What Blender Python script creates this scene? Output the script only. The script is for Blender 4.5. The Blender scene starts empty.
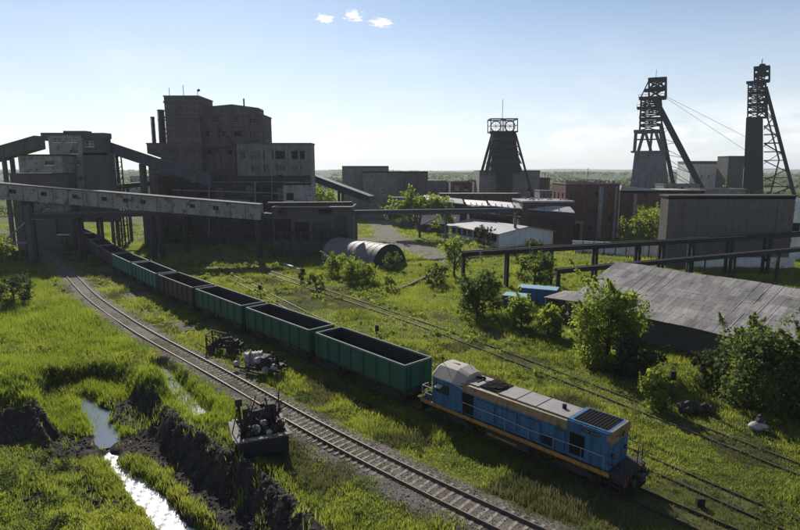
import bpy, math, random
import numpy as np
from mathutils import Vector, Matrix
random.seed(7); RNG = np.random.default_rng(11)
S = bpy.context.scene; COL = S.collection
# ------------------------------------------------------------ camera, sky, sun, exposure
F, CX, CY, HC = 560.0, 400.0, 265.0, 19.4
PT = math.atan(95/560)
cam = bpy.data.cameras.new('camera'); cam.sensor_width = 36; cam.lens = F/800*36
cam.clip_start = .5; cam.clip_end = 40000
co = bpy.data.objects.new('camera', cam); COL.objects.link(co)
co.location = (0, 0, HC); co.rotation_euler = (math.pi/2-PT, 0, 0); S.camera = co
SUN_AZ, SUN_EL = math.radians(-17), math.radians(34)      # azimuth clockwise from +Y
W = bpy.data.worlds.new('World'); S.world = W; W.use_nodes = True
nt = W.node_tree; N = nt.nodes; L = nt.links; N.clear()
sky = N.new('ShaderNodeTexSky'); sky.sky_type = 'NISHITA'; sky.sun_disc = False
sky.sun_elevation = SUN_EL; sky.sun_rotation = SUN_AZ
sky.air_density = 1.0; sky.dust_density = .25; sky.ozone_density = 2.2
bg = N.new('ShaderNodeBackground'); bg.inputs[1].default_value = .086
wo = N.new('ShaderNodeOutputWorld')
def mth(nt, op, a, b=None, c=None, clamp=False):
    n = nt.nodes.new('ShaderNodeMath'); n.operation = op; n.use_clamp = clamp
    for i, v in enumerate((a, b, c)):
        if v is None: continue
        if isinstance(v, (int, float)): n.inputs[i].default_value = v
        else: nt.links.new(v, n.inputs[i])
    return n.outputs[0]
def cloud_mask():
    tc = N.new('ShaderNodeTexCoord'); sp = N.new('ShaderNodeSeparateXYZ'); L.new(tc.outputs['Generated'], sp.inputs[0])
    az = mth(nt, 'ARCTAN2', sp.outputs[0], sp.outputs[1]); el = mth(nt, 'ARCSINE', sp.outputs[2])
    cb = N.new('ShaderNodeCombineXYZ'); L.new(az, cb.inputs[0]); L.new(mth(nt, 'MULTIPLY', el, 3.2), cb.inputs[1])
    def noise(scale, det, seed):
        mp = N.new('ShaderNodeMapping'); mp.inputs['Location'].default_value = (seed, seed*.7, 0); L.new(cb.outputs[0], mp.inputs[0])
        t = N.new('ShaderNodeTexNoise'); t.inputs['Scale'].default_value = scale; t.inputs['Detail'].default_value = det
        L.new(mp.outputs[0], t.inputs[0]); return t.outputs[0]
    def band(e0, w):
        return mth(nt, 'SUBTRACT', 1, mth(nt, 'DIVIDE', mth(nt, 'ABSOLUTE', mth(nt, 'SUBTRACT', el, e0)), w), clamp=True)
    n1 = noise(9, 8, 3.3); n2 = noise(4, 5, 9.1)
    low = mth(nt, 'MULTIPLY', band(math.radians(3.2), math.radians(3.2)), mth(nt, 'MULTIPLY', mth(nt, 'SUBTRACT', mth(nt, 'ADD', n1, mth(nt, 'MULTIPLY', az, .06)), .48, clamp=True), 7, clamp=True))
    hi = mth(nt, 'MULTIPLY', mth(nt, 'MULTIPLY', band(math.radians(6), math.radians(8)), mth(nt, 'SUBTRACT', n2, .52, clamp=True)), 1.2)
    tot = mth(nt, 'ADD', mth(nt, 'ADD', mth(nt, 'MULTIPLY', low, .55), hi), mth(nt, 'MULTIPLY', band(math.radians(0), math.radians(15)), .55))
    n3 = noise(75, 8, 1.7)
    for (px, py, ra, re) in ((326, 19, 9, 4.4), (354, 15.5, 10, 5.5), (381, 23, 12, 4.8)):
        d = (Vector(((px-CX)/F, 1, -(py-CY)/F))); d = Matrix.Rotation(-PT, 3, 'X') @ d; d.normalize()
        a0, e0 = math.atan2(d.x, d.y), math.asin(d.z)
        u = mth(nt, 'DIVIDE', mth(nt, 'SUBTRACT', az, a0), ra/F); v = mth(nt, 'DIVIDE', mth(nt, 'SUBTRACT', el, e0), re/F)
        r = mth(nt, 'SQRT', mth(nt, 'ADD', mth(nt, 'MULTIPLY', u, u), mth(nt, 'MULTIPLY', v, v)))
        k = mth(nt, 'MULTIPLY', mth(nt, 'SUBTRACT', mth(nt, 'ADD', mth(nt, 'MULTIPLY', n3, 2.6), -.35), r, clamp=True), 2.0, clamp=True)
        tot = mth(nt, 'ADD', tot, mth(nt, 'MULTIPLY', k, .95))
    return mth(nt, 'MINIMUM', tot, 1)
hs = N.new('ShaderNodeHueSaturation'); hs.inputs['Saturation'].default_value = .80; L.new(sky.outputs[0], hs.inputs['Color'])
mx = N.new('ShaderNodeMix'); mx.data_type = 'RGBA'; L.new(cloud_mask(), mx.inputs[0]); bal = N.new('ShaderNodeMix'); bal.data_type = 'RGBA'; bal.blend_type = 'MULTIPLY'; bal.inputs[0].default_value = 1; bal.inputs[7].default_value = (.84, .90, .97, 1); L.new(hs.outputs[0], bal.inputs[6]); L.new(bal.outputs[2], mx.inputs[6])
mx.inputs[7].default_value = (10.4, 10.5, 10.8, 1); L.new(mx.outputs[2], bg.inputs[0]); L.new(bg.outputs[0], wo.inputs[0])
sl = bpy.data.lights.new('sun', 'SUN'); sl.energy = 4.9; sl.angle = math.radians(.5); sl.color = (1, .95, .86)
so = bpy.data.objects.new('sun', sl); COL.objects.link(so)
sd = Vector((math.sin(SUN_AZ)*math.cos(SUN_EL), math.cos(SUN_AZ)*math.cos(SUN_EL), math.sin(SUN_EL)))
so.rotation_euler = sd.to_track_quat('Z', 'Y').to_euler(); so.location = (0, 0, 120)
vs = S.view_settings; S.display_settings.display_device = 'sRGB'
vs.view_transform = 'Standard'; vs.look = 'None'; vs.exposure = .30; vs.gamma = 1; vs.use_curve_mapping = False
S.cycles.max_bounces = 6; S.cycles.transparent_max_bounces = 6; S.cycles.volume_bounces = 0
try: S.cycles.use_denoising = True
except Exception: pass

# ------------------------------------------------------------ geometry of the place
CP, SP_ = math.cos(PT), math.sin(PT)
def G(px, py, z=0.0):                 # world point seen at a photo pixel on the level z
    u = (px-CX)/F; v = (py-CY)/F; t = (HC-z)/(SP_+v*CP); return np.array((u*t, (CP-v*SP_)*t))
def ZA(py, y):                        # height seen at row py at distance y
    v = (py-CY)/F; return HC-y*(SP_+v*CP)/(CP-v*SP_)
def XA(px, y, z=0.0): return (px-CX)/F*(y*CP-(z-HC)*SP_)
def pix(x, y, z):
    zc = y*CP-(z-HC)*SP_; yc = y*SP_+(z-HC)*CP; return CX+F*x/zc, CY-F*yc/zc
def spline(pts, step=1.0):
    P = [np.array(p, float) for p in pts]; P = [2*P[0]-P[1]]+P+[2*P[-1]-P[-2]]; out = []
    for i in range(1, len(P)-2):
        n = 24
        for k in range(n):
            t = k/n; a, b, c, d = P[i-1:i+3]
            out.append(.5*((2*b)+(-a+c)*t+(2*a-5*b+4*c-d)*t*t+(-a+3*b-3*c+d)*t**3))
    out.append(P[-2]); out = np.array(out); s = np.r_[0, np.cumsum(np.linalg.norm(np.diff(out, axis=0), axis=1))]
    q = np.arange(0, s[-1], step); return np.c_[np.interp(q, s, out[:, 0]), np.interp(q, s, out[:, 1])]
def smooth(a, n=9):
    k = np.ones(n)/n; p = np.pad(a, ((n//2, n//2), (0, 0)), 'edge')
    r = np.c_[np.convolve(p[:, 0], k, 'valid'), np.convolve(p[:, 1], k, 'valid')]; r[:n//2] = a[:n//2]; r[-(n//2):] = a[-(n//2):]; return r
T1 = smooth(spline([(26.5, 18.0), (19.6, 25.0), (13.3, 32.0), (3.1, 42.7), (-7.3, 54.0), (-17.1, 64.4), (-26.9, 75.0), (-36.5, 85.6), (-45.4, 96.2), (-53.2, 105.6), (-62.5, 118.0), (-73.3, 133), (-86, 149.5), (-102, 170), (-122, 195)]))
T2 = smooth(spline([(19, 16), (12.5, 22), (6.3, 27.3), (.5, 32.5), (-7.7, 40.5), (-15.6, 48.9), (-28.3, 61.9), (-36, 70.3), (-46.6, 82.7), (-55, 93.7), (-64.5, 106.4), (-77, 122), (-92, 141), (-108, 160), (-132, 188)]))
T3 = smooth(spline([(33, 14), (21.7, 27.9), (16.3, 35.2), (2.9, 52.6), (-10.3, 70), (-26.9, 95.0), (-43.4, 119.1), (-58, 141), (-75, 168), (-92, 200)]))
T4 = smooth(spline([(41, 10), (26.4, 33.4), (20.2, 43.0), (12.5, 54.8), (4.4, 66.6), (-6, 80.4), (-16.1, 93.4), (-33, 116), (-50, 138), (-70, 165), (-90, 198)]))
TRACKS = [T1, T2, T3, T4]
def pdist(x, y, poly):
    x = np.asarray(x, float); y = np.asarray(y, float); best = np.full(x.shape, 1e9)
    for a, b in zip(poly[:-1], poly[1:]):
        d = b-a; l2 = d@d
        t = np.clip(((x-a[0])*d[0]+(y-a[1])*d[1])/l2, 0, 1)
        best = np.minimum(best, np.hypot(x-a[0]-t*d[0], y-a[1]-t*d[1]))
    return best
_perm = RNG.random((256, 256))
def vn(x, y):
    xi = np.floor(x).astype(int); yi = np.floor(y).astype(int); fx = x-xi; fy = y-yi
    fx = fx*fx*(3-2*fx); fy = fy*fy*(3-2*fy)
    g = lambda i, j: _perm[i & 255, j & 255]
    return (g(xi, yi)*(1-fx)+g(xi+1, yi)*fx)*(1-fy)+(g(xi, yi+1)*(1-fx)+g(xi+1, yi+1)*fx)*fy
def fbm(x, y, s, o=4):
    x = np.asarray(x, float); y = np.asarray(y, float); r = 0; a = 1; t = 0
    for k in range(o): r = r+a*vn(x/s*2**k+17.3*k, y/s*2**k+5.1*k); t += a; a *= .5
    return r/t
def ss(a, b, x): t = np.clip((x-a)/(b-a), 0, 1); return t*t*(3-2*t)
CH = spline([G(84, 398, -1.4), G(104, 430, -1.5), G(110, 458, -1.5), G(132, 484, -1.5), G(152, 505, -1.6), G(178, 531, -1.7), G(215, 575, -1.8), G(260, 640, -1.8)], .5)
CHW = np.interp(np.linspace(0, 1, len(CH)), [0, .10, .22, .30, .36, .5, .75, 1], [.0, .30, .42, .1, -.1, .1, .35, .6])
BK = spline([G(120, 392), G(150, 415), G(180, 440), G(215, 470), G(260, 505), G(300, 545), G(350, 600)], .5)   # crest of the dark spoil bank
DITCH = spline([G(158, 368, -.3), G(180, 392, -.3), G(205, 418, -.3)], .5)
YARD = [spline([G(378, 222), G(392, 238), G(428, 252), G(455, 262)], 2), spline([G(205, 240), G(300, 236), G(390, 240)], 2), spline([G(-60, 262), G(20, 244), G(84, 236)], 2)]
def height(x, y):
    x = np.asarray(x, float); y = np.asarray(y, float)
    near = (y > -40) & (y < 220) & (np.abs(x) < 160)
    d1 = np.full(x.shape, 99.); dt2 = np.full(x.shape, 99.); dto = np.full(x.shape, 99.); dc = np.full(x.shape, 99.); db = np.full(x.shape, 99.); dd = np.full(x.shape, 99.); dw = np.full(x.shape, 99.)
    xn, yn = x[near], y[near]
    if xn.size:
        dt2[near] = pdist(xn, yn, T2[::2]); dto[near] = np.minimum(np.minimum(pdist(xn, yn, T1[::2]), pdist(xn, yn, T3[::3])), pdist(xn, yn, T4[::3]))
        m = near & (x < 15) & (y < 70); dc[m] = pdist(x[m], y[m], CH); dw[m] = pdw(x[m], y[m], CH, CHW); db[m] = pdist(x[m], y[m], BK); dd[m] = pdist(x[m], y[m], DITCH)
    dt = np.minimum(dt2, dto)
    open_ = ss(1.8, 6, dt)
    h = (fbm(x, y, 14)-.5)*.9*open_ + (fbm(x, y, 3, 3)-.5)*.28*ss(1.2, 3, dt)
    left = ss(0, 6, pleft(x, y)) * (y < 90) 
    h = h+left*((fbm(x+40, y, 9)-.5)*1.5 + .2)
    h = h+.335*(1-ss(1.5, 3.0, dt2))            # ballast bed of the open track
    h = h+1.7*ss(11, 24, pleft(x, y))*ss(40, 46, y)*(1-ss(80, 100, y))
    # spoil bank, shelf and channel
    rough = (fbm(x, y, 1.1, 3)-.5)
    h = h+(1-ss(.2, 2.0, db))*(1.15+rough*1.5)
    yed = 40.3+.08*(x+25)
    lb = ss(-2.6, .1, y-yed+rough*2.2)*(1-ss(6, 13, y-yed))*ss(0, 2, -19.5-x)
    h = h+lb*(1.6+rough*1.3)-(1-ss(-2.6, .0, y-yed))*ss(0, 5, -x-15)*ss(2, 8, pleft(x, y))*.5
    side = ss(0, 1, pleft(x, y)-0)
    shelf = 1-ss(3.0, 4.8, dc+rough*.8)
    h = h*(1-shelf)+shelf*np.minimum(h, -1.15+(rough)*.5)
    cut = 1-ss(.0, .95, dw+rough*1.1); h = h*(1-cut)+cut*(-2.0)
    c2 = 1-ss(.5, 1.4, dd); h = h*(1-c2)+c2*np.minimum(h, -.62)
    r = np.hypot(x, y); far = ss(500, 2200, r)
    h = h+far*((fbm(x, y, 1500, 4)-.42)*60+(fbm(x, y, 300, 3)-.5)*6)+ss(3500, 6500, r)*10
    return h
def pdw(x, y, poly, w):
    best = np.full(np.shape(x), 1e9)
    for i, (a, b) in enumerate(zip(poly[:-1], poly[1:])):
        d = b-a; t = np.clip(((x-a[0])*d[0]+(y-a[1])*d[1])/(d@d), 0, 1)
        best = np.minimum(best, np.hypot(x-a[0]-t*d[0], y-a[1]-t*d[1])-w[i])
    return best
def pleft(x, y):                        # signed distance left of the open track (rough)
    a, b = np.array((6.3, 27.3)), np.array((-46.6, 82.7)); d = (b-a)/np.linalg.norm(b-a)
    return (x-a[0])*(-d[1])+(y-a[1])*d[0]
def hz(x, y): return float(height(np.array([x]), np.array([y]))[0])

# ------------------------------------------------------------ materials
def new_mat(name):
    m = bpy.data.materials.new(name); m.use_nodes = True; t = m.node_tree
    return m, t, t.nodes['Principled BSDF']
def nd(t, ty, **kw):
    n = t.nodes.new(ty)
    for k, v in kw.items(): setattr(n, k, v)
    return n
def noise_out(t, scale, detail=5, rough=.6, vec=None, dist=0):
    n = nd(t, 'ShaderNodeTexNoise'); n.inputs['Scale'].default_value = scale; n.inputs['Detail'].default_value = detail
    n.inputs['Roughness'].default_value = rough; n.inputs['Distortion'].default_value = dist
    if vec is not None: t.links.new(vec, n.inputs['Vector'])
    return n.outputs[0]
def ramp(t, fac, stops):
    r = nd(t, 'ShaderNodeValToRGB'); e = r.color_ramp.elements
    while len(e) < len(stops): e.new(.5)
    for i, (p, c) in enumerate(stops): e[i].position = p; e[i].color = (*c, 1) if len(c) == 3 else c
    t.links.new(fac, r.inputs[0]); return r.outputs[0]
def mix(t, f, a, b, bt='MIX'):
    m = nd(t, 'ShaderNodeMix', data_type='RGBA', blend_type=bt)
    for i, v in ((0, f), (6, a), (7, b)):
        if isinstance(v, (int, float)): m.inputs[i].default_value = v
        elif isinstance(v, tuple): m.inputs[i].default_value = (*v, 1)
        else: t.links.new(v, m.inputs[i])
    return m.outputs[2]
def mat(name, c, rough=.75, metal=0, c2=None, scale=1.2, amt=.6, streak=0, bump=0, bscale=12, rust=None, rustamt=.5, stretch=(1, 1, 1), spec=.4, vary=0):
    """mottled surface: colour c to c2 by noise, vertical streaks, patches of rust or dirt"""
    m, t, b = new_mat(name); tc = nd(t, 'ShaderNodeTexCoord')
    mp = nd(t, 'ShaderNodeMapping'); mp.inputs['Scale'].default_value = stretch; t.links.new(tc.outputs['Object'], mp.inputs[0]); v = mp.outputs[0]
    c2 = c2 or tuple(k*.55 for k in c)
    col = ramp(t, noise_out(t, scale, 7, .65, v), [(.5-amt*.25, c), (.5+amt*.25, c2)])
    if streak:
        ms = nd(t, 'ShaderNodeMapping'); ms.inputs['Scale'].default_value = (1, 1, .06); t.links.new(tc.outputs['Object'], ms.inputs[0])
        s = ramp(t, noise_out(t, scale*3, 4, .6, ms.outputs[0]), [(.45, (0, 0, 0)), (.7, (1, 1, 1))])
        col = mix(t, mth(t, 'MULTIPLY', s, streak), col, tuple(k*.35 for k in c2))
    if rust:
        s = ramp(t, noise_out(t, scale*2.3, 8, .7, v), [(.62-rustamt*.2, (0, 0, 0)), (.68-rustamt*.12, (1, 1, 1))])
        col = mix(t, s, col, rust)
    if vary:
        oi = nd(t, 'ShaderNodeObjectInfo'); col = mix(t, mth(t, 'MULTIPLY', oi.outputs['Random'], vary), col, tuple(k*.35+.02 for k in c2))
    t.links.new(col, b.inputs['Base Color']); b.inputs['Roughness'].default_value = rough; b.inputs['Metallic'].default_value = metal
    b.inputs['Specular IOR Level'].default_value = spec
    if bump:
        bp = nd(t, 'ShaderNodeBump'); bp.inputs['Strength'].default_value = bump; bp.inputs['Distance'].default_value = .08
        t.links.new(noise_out(t, bscale, 5, .6, v), bp.inputs['Height']); t.links.new(bp.outputs[0], b.inputs['Normal'])
    return m
def brick_mat(name, c1, c2, mortar, scale=1.0, w=.5, h=.16, dirt=.4):
    m, t, b = new_mat(name); tc = nd(t, 'ShaderNodeTexCoord'); sp = nd(t, 'ShaderNodeSeparateXYZ'); t.links.new(tc.outputs['Object'], sp.inputs[0])
    cb = nd(t, 'ShaderNodeCombineXYZ'); t.links.new(mth(t, 'ADD', sp.outputs[0], sp.outputs[1]), cb.inputs[0]); t.links.new(sp.outputs[2], cb.inputs[1])
    k = nd(t, 'ShaderNodeTexBrick'); t.links.new(cb.outputs[0], k.inputs[0]); k.inputs['Scale'].default_value = scale
    k.inputs['Brick Width'].default_value = w; k.inputs['Row Height'].default_value = h; k.inputs['Mortar Size'].default_value = h*.12
    k.inputs['Color1'].default_value = (*c1, 1); k.inputs['Color2'].default_value = (*c2, 1); k.inputs['Mortar'].default_value = (*mortar, 1)
    d = ramp(t, noise_out(t, .35, 7, .7, tc.outputs['Object']), [(.4, (0, 0, 0)), (.75, (1, 1, 1))])
    ms = nd(t, 'ShaderNodeMapping'); ms.inputs['Scale'].default_value = (1, 1, .08); t.links.new(tc.outputs['Object'], ms.inputs[0])
    s = ramp(t, noise_out(t, 1.4, 4, .6, ms.outputs[0]), [(.45, (0, 0, 0)), (.72, (1, 1, 1))])
    col = mix(t, mth(t, 'MULTIPLY', d, dirt), k.outputs[0], tuple(x*.3 for x in c1)); col = mix(t, mth(t, 'MULTIPLY', s, dirt), col, tuple(x*.4 for x in c2))
    t.links.new(col, b.inputs['Base Color']); b.inputs['Roughness'].default_value = .9; b.inputs['Specular IOR Level'].default_value = .2
    return m
def leaf_mat(name, stops, trans=.55, tgain=1.6, patch=9, rough=.6):
    m, t, b = new_mat(name); t.nodes.remove(b); out = t.nodes['Material Output']
    at = nd(t, 'ShaderNodeAttribute', attribute_name='rnd'); tc = nd(t, 'ShaderNodeTexCoord'); g = nd(t, 'ShaderNodeNewGeometry')
    n = mth(t, 'ADD', mth(t, 'MULTIPLY', noise_out(t, 1/patch, 4, .6, g.outputs['Position']), .55), mth(t, 'MULTIPLY', noise_out(t, 3.2/patch, 4, .65, g.outputs['Position']), .45))
    f = mth(t, 'ADD', mth(t, 'MULTIPLY', at.outputs['Fac'], .42), mth(t, 'MULTIPLY', mth(t, 'SUBTRACT', mth(t, 'MULTIPLY', n, 4.2), 1.6), .58, clamp=False))
    col = ramp(t, f, stops)
    d = nd(t, 'ShaderNodeBsdfDiffuse'); t.links.new(col, d.inputs[0])
    tr = nd(t, 'ShaderNodeBsdfTranslucent'); t.links.new(mix(t, 1.0, col, (tgain, tgain*.93, tgain*.8), 'MULTIPLY'), tr.inputs[0])
    ms = nd(t, 'ShaderNodeMixShader'); ms.inputs[0].default_value = trans; t.links.new(d.outputs[0], ms.inputs[1]); t.links.new(tr.outputs[0], ms.inputs[2])
    gl = nd(t, 'ShaderNodeBsdfGlossy'); gl.inputs['Roughness'].default_value = rough; gl.inputs[0].default_value = (.5, .5, .5, 1)
    m2 = nd(t, 'ShaderNodeMixShader'); m2.inputs[0].default_value = .04; t.links.new(ms.outputs[0], m2.inputs[1]); t.links.new(gl.outputs[0], m2.inputs[2])
    t.links.new(m2.outputs[0], out.inputs[0]); return m
M = {}
M['grass'] = leaf_mat('grass', [(.0, (.046, .062, .014)), (.35, (.086, .112, .018)), (.6, (.128, .150, .022)), (.85, (.155, .175, .026)), (1, (.20, .18, .06))], .56, 3.1)
M['reed'] = leaf_mat('reed', [(.0, (.045, .075, .012)), (.35, (.090, .128, .014)), (.7, (.12, .16, .014)), (1, (.165, .18, .03))], .55, 2.8, 6)
M['dry'] = leaf_mat('dry_grass', [(.0, (.06, .075, .03)), (.5, (.12, .125, .05)), (1, (.22, .19, .10))], .4, 1.5)
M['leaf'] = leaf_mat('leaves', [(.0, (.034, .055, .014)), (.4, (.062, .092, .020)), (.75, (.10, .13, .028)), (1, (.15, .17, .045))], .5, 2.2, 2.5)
M['leafl'] = leaf_mat('light_leaves', [(.0, (.055, .085, .014)), (.5, (.11, .145, .020)), (1, (.18, .21, .035))], .55, 3.0, 2.5)
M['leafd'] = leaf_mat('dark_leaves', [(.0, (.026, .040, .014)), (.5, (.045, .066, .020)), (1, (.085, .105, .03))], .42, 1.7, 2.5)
M['bark'] = mat('bark', (.09, .07, .05), .9, scale=6, bump=.5)
M['concrete'] = mat('stained_concrete', (.25, .235, .22), .9, c2=(.10, .092, .088), scale=.5, amt=1, streak=.25, bump=.3, bscale=3)
M['dconcrete'] = mat('sooty_concrete', (.12, .108, .108), .9, c2=(.055, .050, .053), scale=.22, amt=1.3, streak=.2, bump=.3, bscale=3)
M['panel'] = mat('weathered_panel', (.36, .33, .31), .85, c2=(.17, .155, .148), scale=.35, amt=1.2, streak=.35, rust=(.07, .06, .055), rustamt=.45)
M['white'] = mat('old_whitewash', (.74, .74, .73), .85, c2=(.52, .52, .51), scale=.5, amt=.8, streak=.3, rust=(.25, .23, .2), rustamt=.1)
M['tin'] = mat('dull_sheet', (.26, .25, .27), .6, .2, c2=(.13, .12, .135), scale=.7, amt=1, streak=.5, bump=.2, spec=.3)
M['roofl'] = mat('pale_sheet_roof', (.40, .39, .40), .6, 0, c2=(.25, .24, .25), scale=.6, amt=.8, bump=.2, spec=.3)
M['tar'] = mat('tar_roof', (.07, .065, .065), .9, c2=(.14, .12, .11), scale=.6, amt=1)
M['steel'] = mat('dark_steel', (.022, .021, .024), .75, .2, c2=(.055, .045, .04), scale=2, amt=.8)
M['bsteel'] = mat('blackened_steel', (.010, .010, .012), .8, 0, c2=(.020, .018, .019), scale=2, amt=.8)
M['glass'] = mat('dark_glass', (.012, .014, .018), .25, scale=1, spec=.5)
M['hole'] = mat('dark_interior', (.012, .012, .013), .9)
M['brick'] = brick_mat('old_red_brick', (.15, .062, .05), (.10, .042, .036), (.10, .08, .07), dirt=.5)
M['gbrick'] = brick_mat('grey_blockwork', (.150, .130, .118), (.135, .116, .105), (.115, .10, .09), w=1.2, h=.6, dirt=.4)
M['plant'] = brick_mat('plant_wall_panels', (.165, .135, .128), (.135, .112, .108), (.11, .094, .09), w=3.0, h=1.5, dirt=.9)
M['soot'] = brick_mat('sooty_bunker_panels', (.060, .053, .054), (.050, .044, .046), (.035, .031, .033), w=3.0, h=1.8, dirt=.7)
M['water'] = None
m, t, b = new_mat('still_water'); b.inputs['Base Color'].default_value = (.09, .11, .13, 1); b.inputs['Roughness'].default_value = .16; b.inputs['Specular IOR Level'].default_value = .9
tc = nd(t, 'ShaderNodeTexCoord'); bp = nd(t, 'ShaderNodeBump'); bp.inputs['Strength'].default_value = .25; bp.inputs['Distance'].default_value = .02
t.links.new(noise_out(t, 2.5, 3, .5, tc.outputs['Object']), bp.inputs['Height']); t.links.new(bp.outputs[0], b.inputs['Normal']); M['water'] = m
m, t, b = new_mat('running_water'); tc = nd(t, 'ShaderNodeTexCoord'); n = noise_out(t, 2.0, 5, .55, tc.outputs['Object'], 1.0)
t.links.new(ramp(t, n, [(.36, (.16, .17, .18)), (.5, (.36, .38, .40)), (.64, (.62, .64, .67))]), b.inputs['Base Color']); b.inputs['Roughness'].default_value = .38; b.inputs['Specular IOR Level'].default_value = .5
bp = nd(t, 'ShaderNodeBump'); bp.inputs['Strength'].default_value = .6; bp.inputs['Distance'].default_value = .07
t.links.new(noise_out(t, 2.6, 3, .5, tc.outputs['Object'], .8), bp.inputs['Height']); t.links.new(bp.outputs[0], b.inputs['Normal']); M['rapid'] = m

# ------------------------------------------------------------ mesh builder and object tree
class MB:
    def __init__(s): s.v = []; s.f = []; s.m = []
    def poly(s, pts, m=0): n = len(s.v); s.v += [tuple(p) for p in pts]; s.f.append(tuple(range(n, n+len(pts)))); s.m.append(m); return s
    def hexa(s, p, m=0):                    # 8 corners: bottom loop, top loop
        n = len(s.v); s.v += [tuple(q) for q in p]
        for f in ((3, 2, 1, 0), (4, 5, 6, 7), (0, 1, 5, 4), (1, 2, 6, 5), (2, 3, 7, 6), (3, 0, 4, 7)): s.f.append(tuple(n+i for i in f)); s.m.append(m)
        return s
    def box(s, x0, x1, y0, y1, z0, z1, m=0): return s.hexa([(x0, y0, z0), (x1, y0, z0), (x1, y1, z0), (x0, y1, z0), (x0, y0, z1), (x1, y0, z1), (x1, y1, z1), (x0, y1, z1)], m)
    def beam(s, p, q, w, h=None, m=0):
        p, q = Vector(p), Vector(q); h = h or w; d = (q-p)
        if d.length < 1e-6: return s
        d.normalize(); r = d.cross(Vector((0, 0, 1)))
        if r.length < 1e-3: r = Vector((1, 0, 0))
        r.normalize(); u = r.cross(d); a = r*w/2; b = u*h/2
        return s.hexa([p-a-b, p+a-b, p+a+b, p-a+b, q-a-b, q+a-b, q+a+b, q-a+b], m)
    def tube(s, p, q, r0, r1=None, n=10, m=0, cap=True): return s.path([p, q], [r0, r0 if r1 is None else r1], n, m, cap)
    def path(s, pts, rad, n=8, m=0, cap=True):
        P = [Vector(p) for p in pts]; base = len(s.v); ref = None
        for i, p in enumerate(P):
            d = (P[min(i+1, len(P)-1)]-P[max(i-1, 0)]).normalized()
            if ref is None: ref = d.orthogonal().normalized()
            a = (ref-d*ref.dot(d)).normalized(); ref = a; b = d.cross(a)
            for k in range(n): t = 2*math.pi*k/n; s.v.append(tuple(p+(a*math.cos(t)+b*math.sin(t))*rad[i]))
        for i in range(len(P)-1):
            for k in range(n): o = base+i*n; s.f.append((o+k, o+(k+1) % n, o+n+(k+1) % n, o+n+k)); s.m.append(m)
        if cap: s.f.append(tuple(base+k for k in reversed(range(n)))); s.m.append(m); s.f.append(tuple(base+(len(P)-1)*n+k for k in range(n))); s.m.append(m)
        return s
    def prism(s, pts, d, m=0):              # polygon extruded by vector d
        n = len(s.v); k = len(pts); d = Vector(d); s.v += [tuple(p) for p in pts]+[tuple(Vector(p)+d) for p in pts]
        s.f.append(tuple(n+i for i in reversed(range(k)))); s.m.append(m); s.f.append(tuple(n+k+i for i in range(k))); s.m.append(m)
        for i in range(k): j = (i+1) % k; s.f.append((n+i, n+j, n+k+j, n+k+i)); s.m.append(m)
        return s
    def build(s, name, mats, parent=None, smooth=False, loc=None):
        me = bpy.data.meshes.new(name); me.from_pydata(s.v, [], s.f)
        for q in (mats if isinstance(mats, (list, tuple)) else [mats]): me.materials.append(M[q] if isinstance(q, str) else q)
        me.polygons.foreach_set('material_index', s.m)
        if smooth: me.polygons.foreach_set('use_smooth', [True]*len(s.f))
        me.update(); o = bpy.data.objects.new(name, me); COL.objects.link(o)
        if parent is not None: o.parent = parent
        if loc is not None: o.location = loc
        return o
def tag(o, label=None, cat=None, group=None, kind=None):
    for k, v in (('label', label), ('category', cat), ('group', group), ('kind', kind)):
        if v: o[k] = v
    return o
def thing(name, label, cat, loc=(0, 0, 0), rz=0, group=None):
    o = bpy.data.objects.new(name, None); COL.objects.link(o); o.location = loc; o.rotation_euler = (0, 0, rz); o.empty_display_size = .3
    return tag(o, label, cat, group)
def copy_tree(o, parent=None):
    c = o.copy(); COL.objects.link(c)
    if parent is not None: c.parent = parent
    for ch in list(o.children): copy_tree(ch, c)
    return c
def np_mesh(name, V, Fq, Ft, mt, parent=None, attrs=None):
    me = bpy.data.meshes.new(name); nq = 0 if Fq is None else len(Fq); ntr = 0 if Ft is None else len(Ft)
    li = []
    if nq: li.append(Fq.ravel())
    if ntr: li.append(Ft.ravel())
    li = np.concatenate(li).astype(np.int32)
    me.vertices.add(len(V)); me.vertices.foreach_set('co', V.astype(np.float32).ravel())
    me.loops.add(len(li)); me.loops.foreach_set('vertex_index', li)
    st = np.concatenate([np.arange(nq)*4, nq*4+np.arange(ntr)*3]).astype(np.int32)
    me.polygons.add(nq+ntr); me.polygons.foreach_set('loop_start', st)
    try: me.polygons.foreach_set('loop_total', np.concatenate([np.full(nq, 4), np.full(ntr, 3)]).astype(np.int32))
    except Exception: pass
    for k, a in (attrs or {}).items():
        at = me.attributes.new(k, 'FLOAT', 'POINT'); at.data.foreach_set('value', a.astype(np.float32))
    me.materials.append(mt); me.update(calc_edges=True)
    o = bpy.data.objects.new(name, me); COL.objects.link(o)
    if parent is not None: o.parent = parent
    return o
HULLS = []      # footprints kept clear of grass: (x, y, r)

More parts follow.
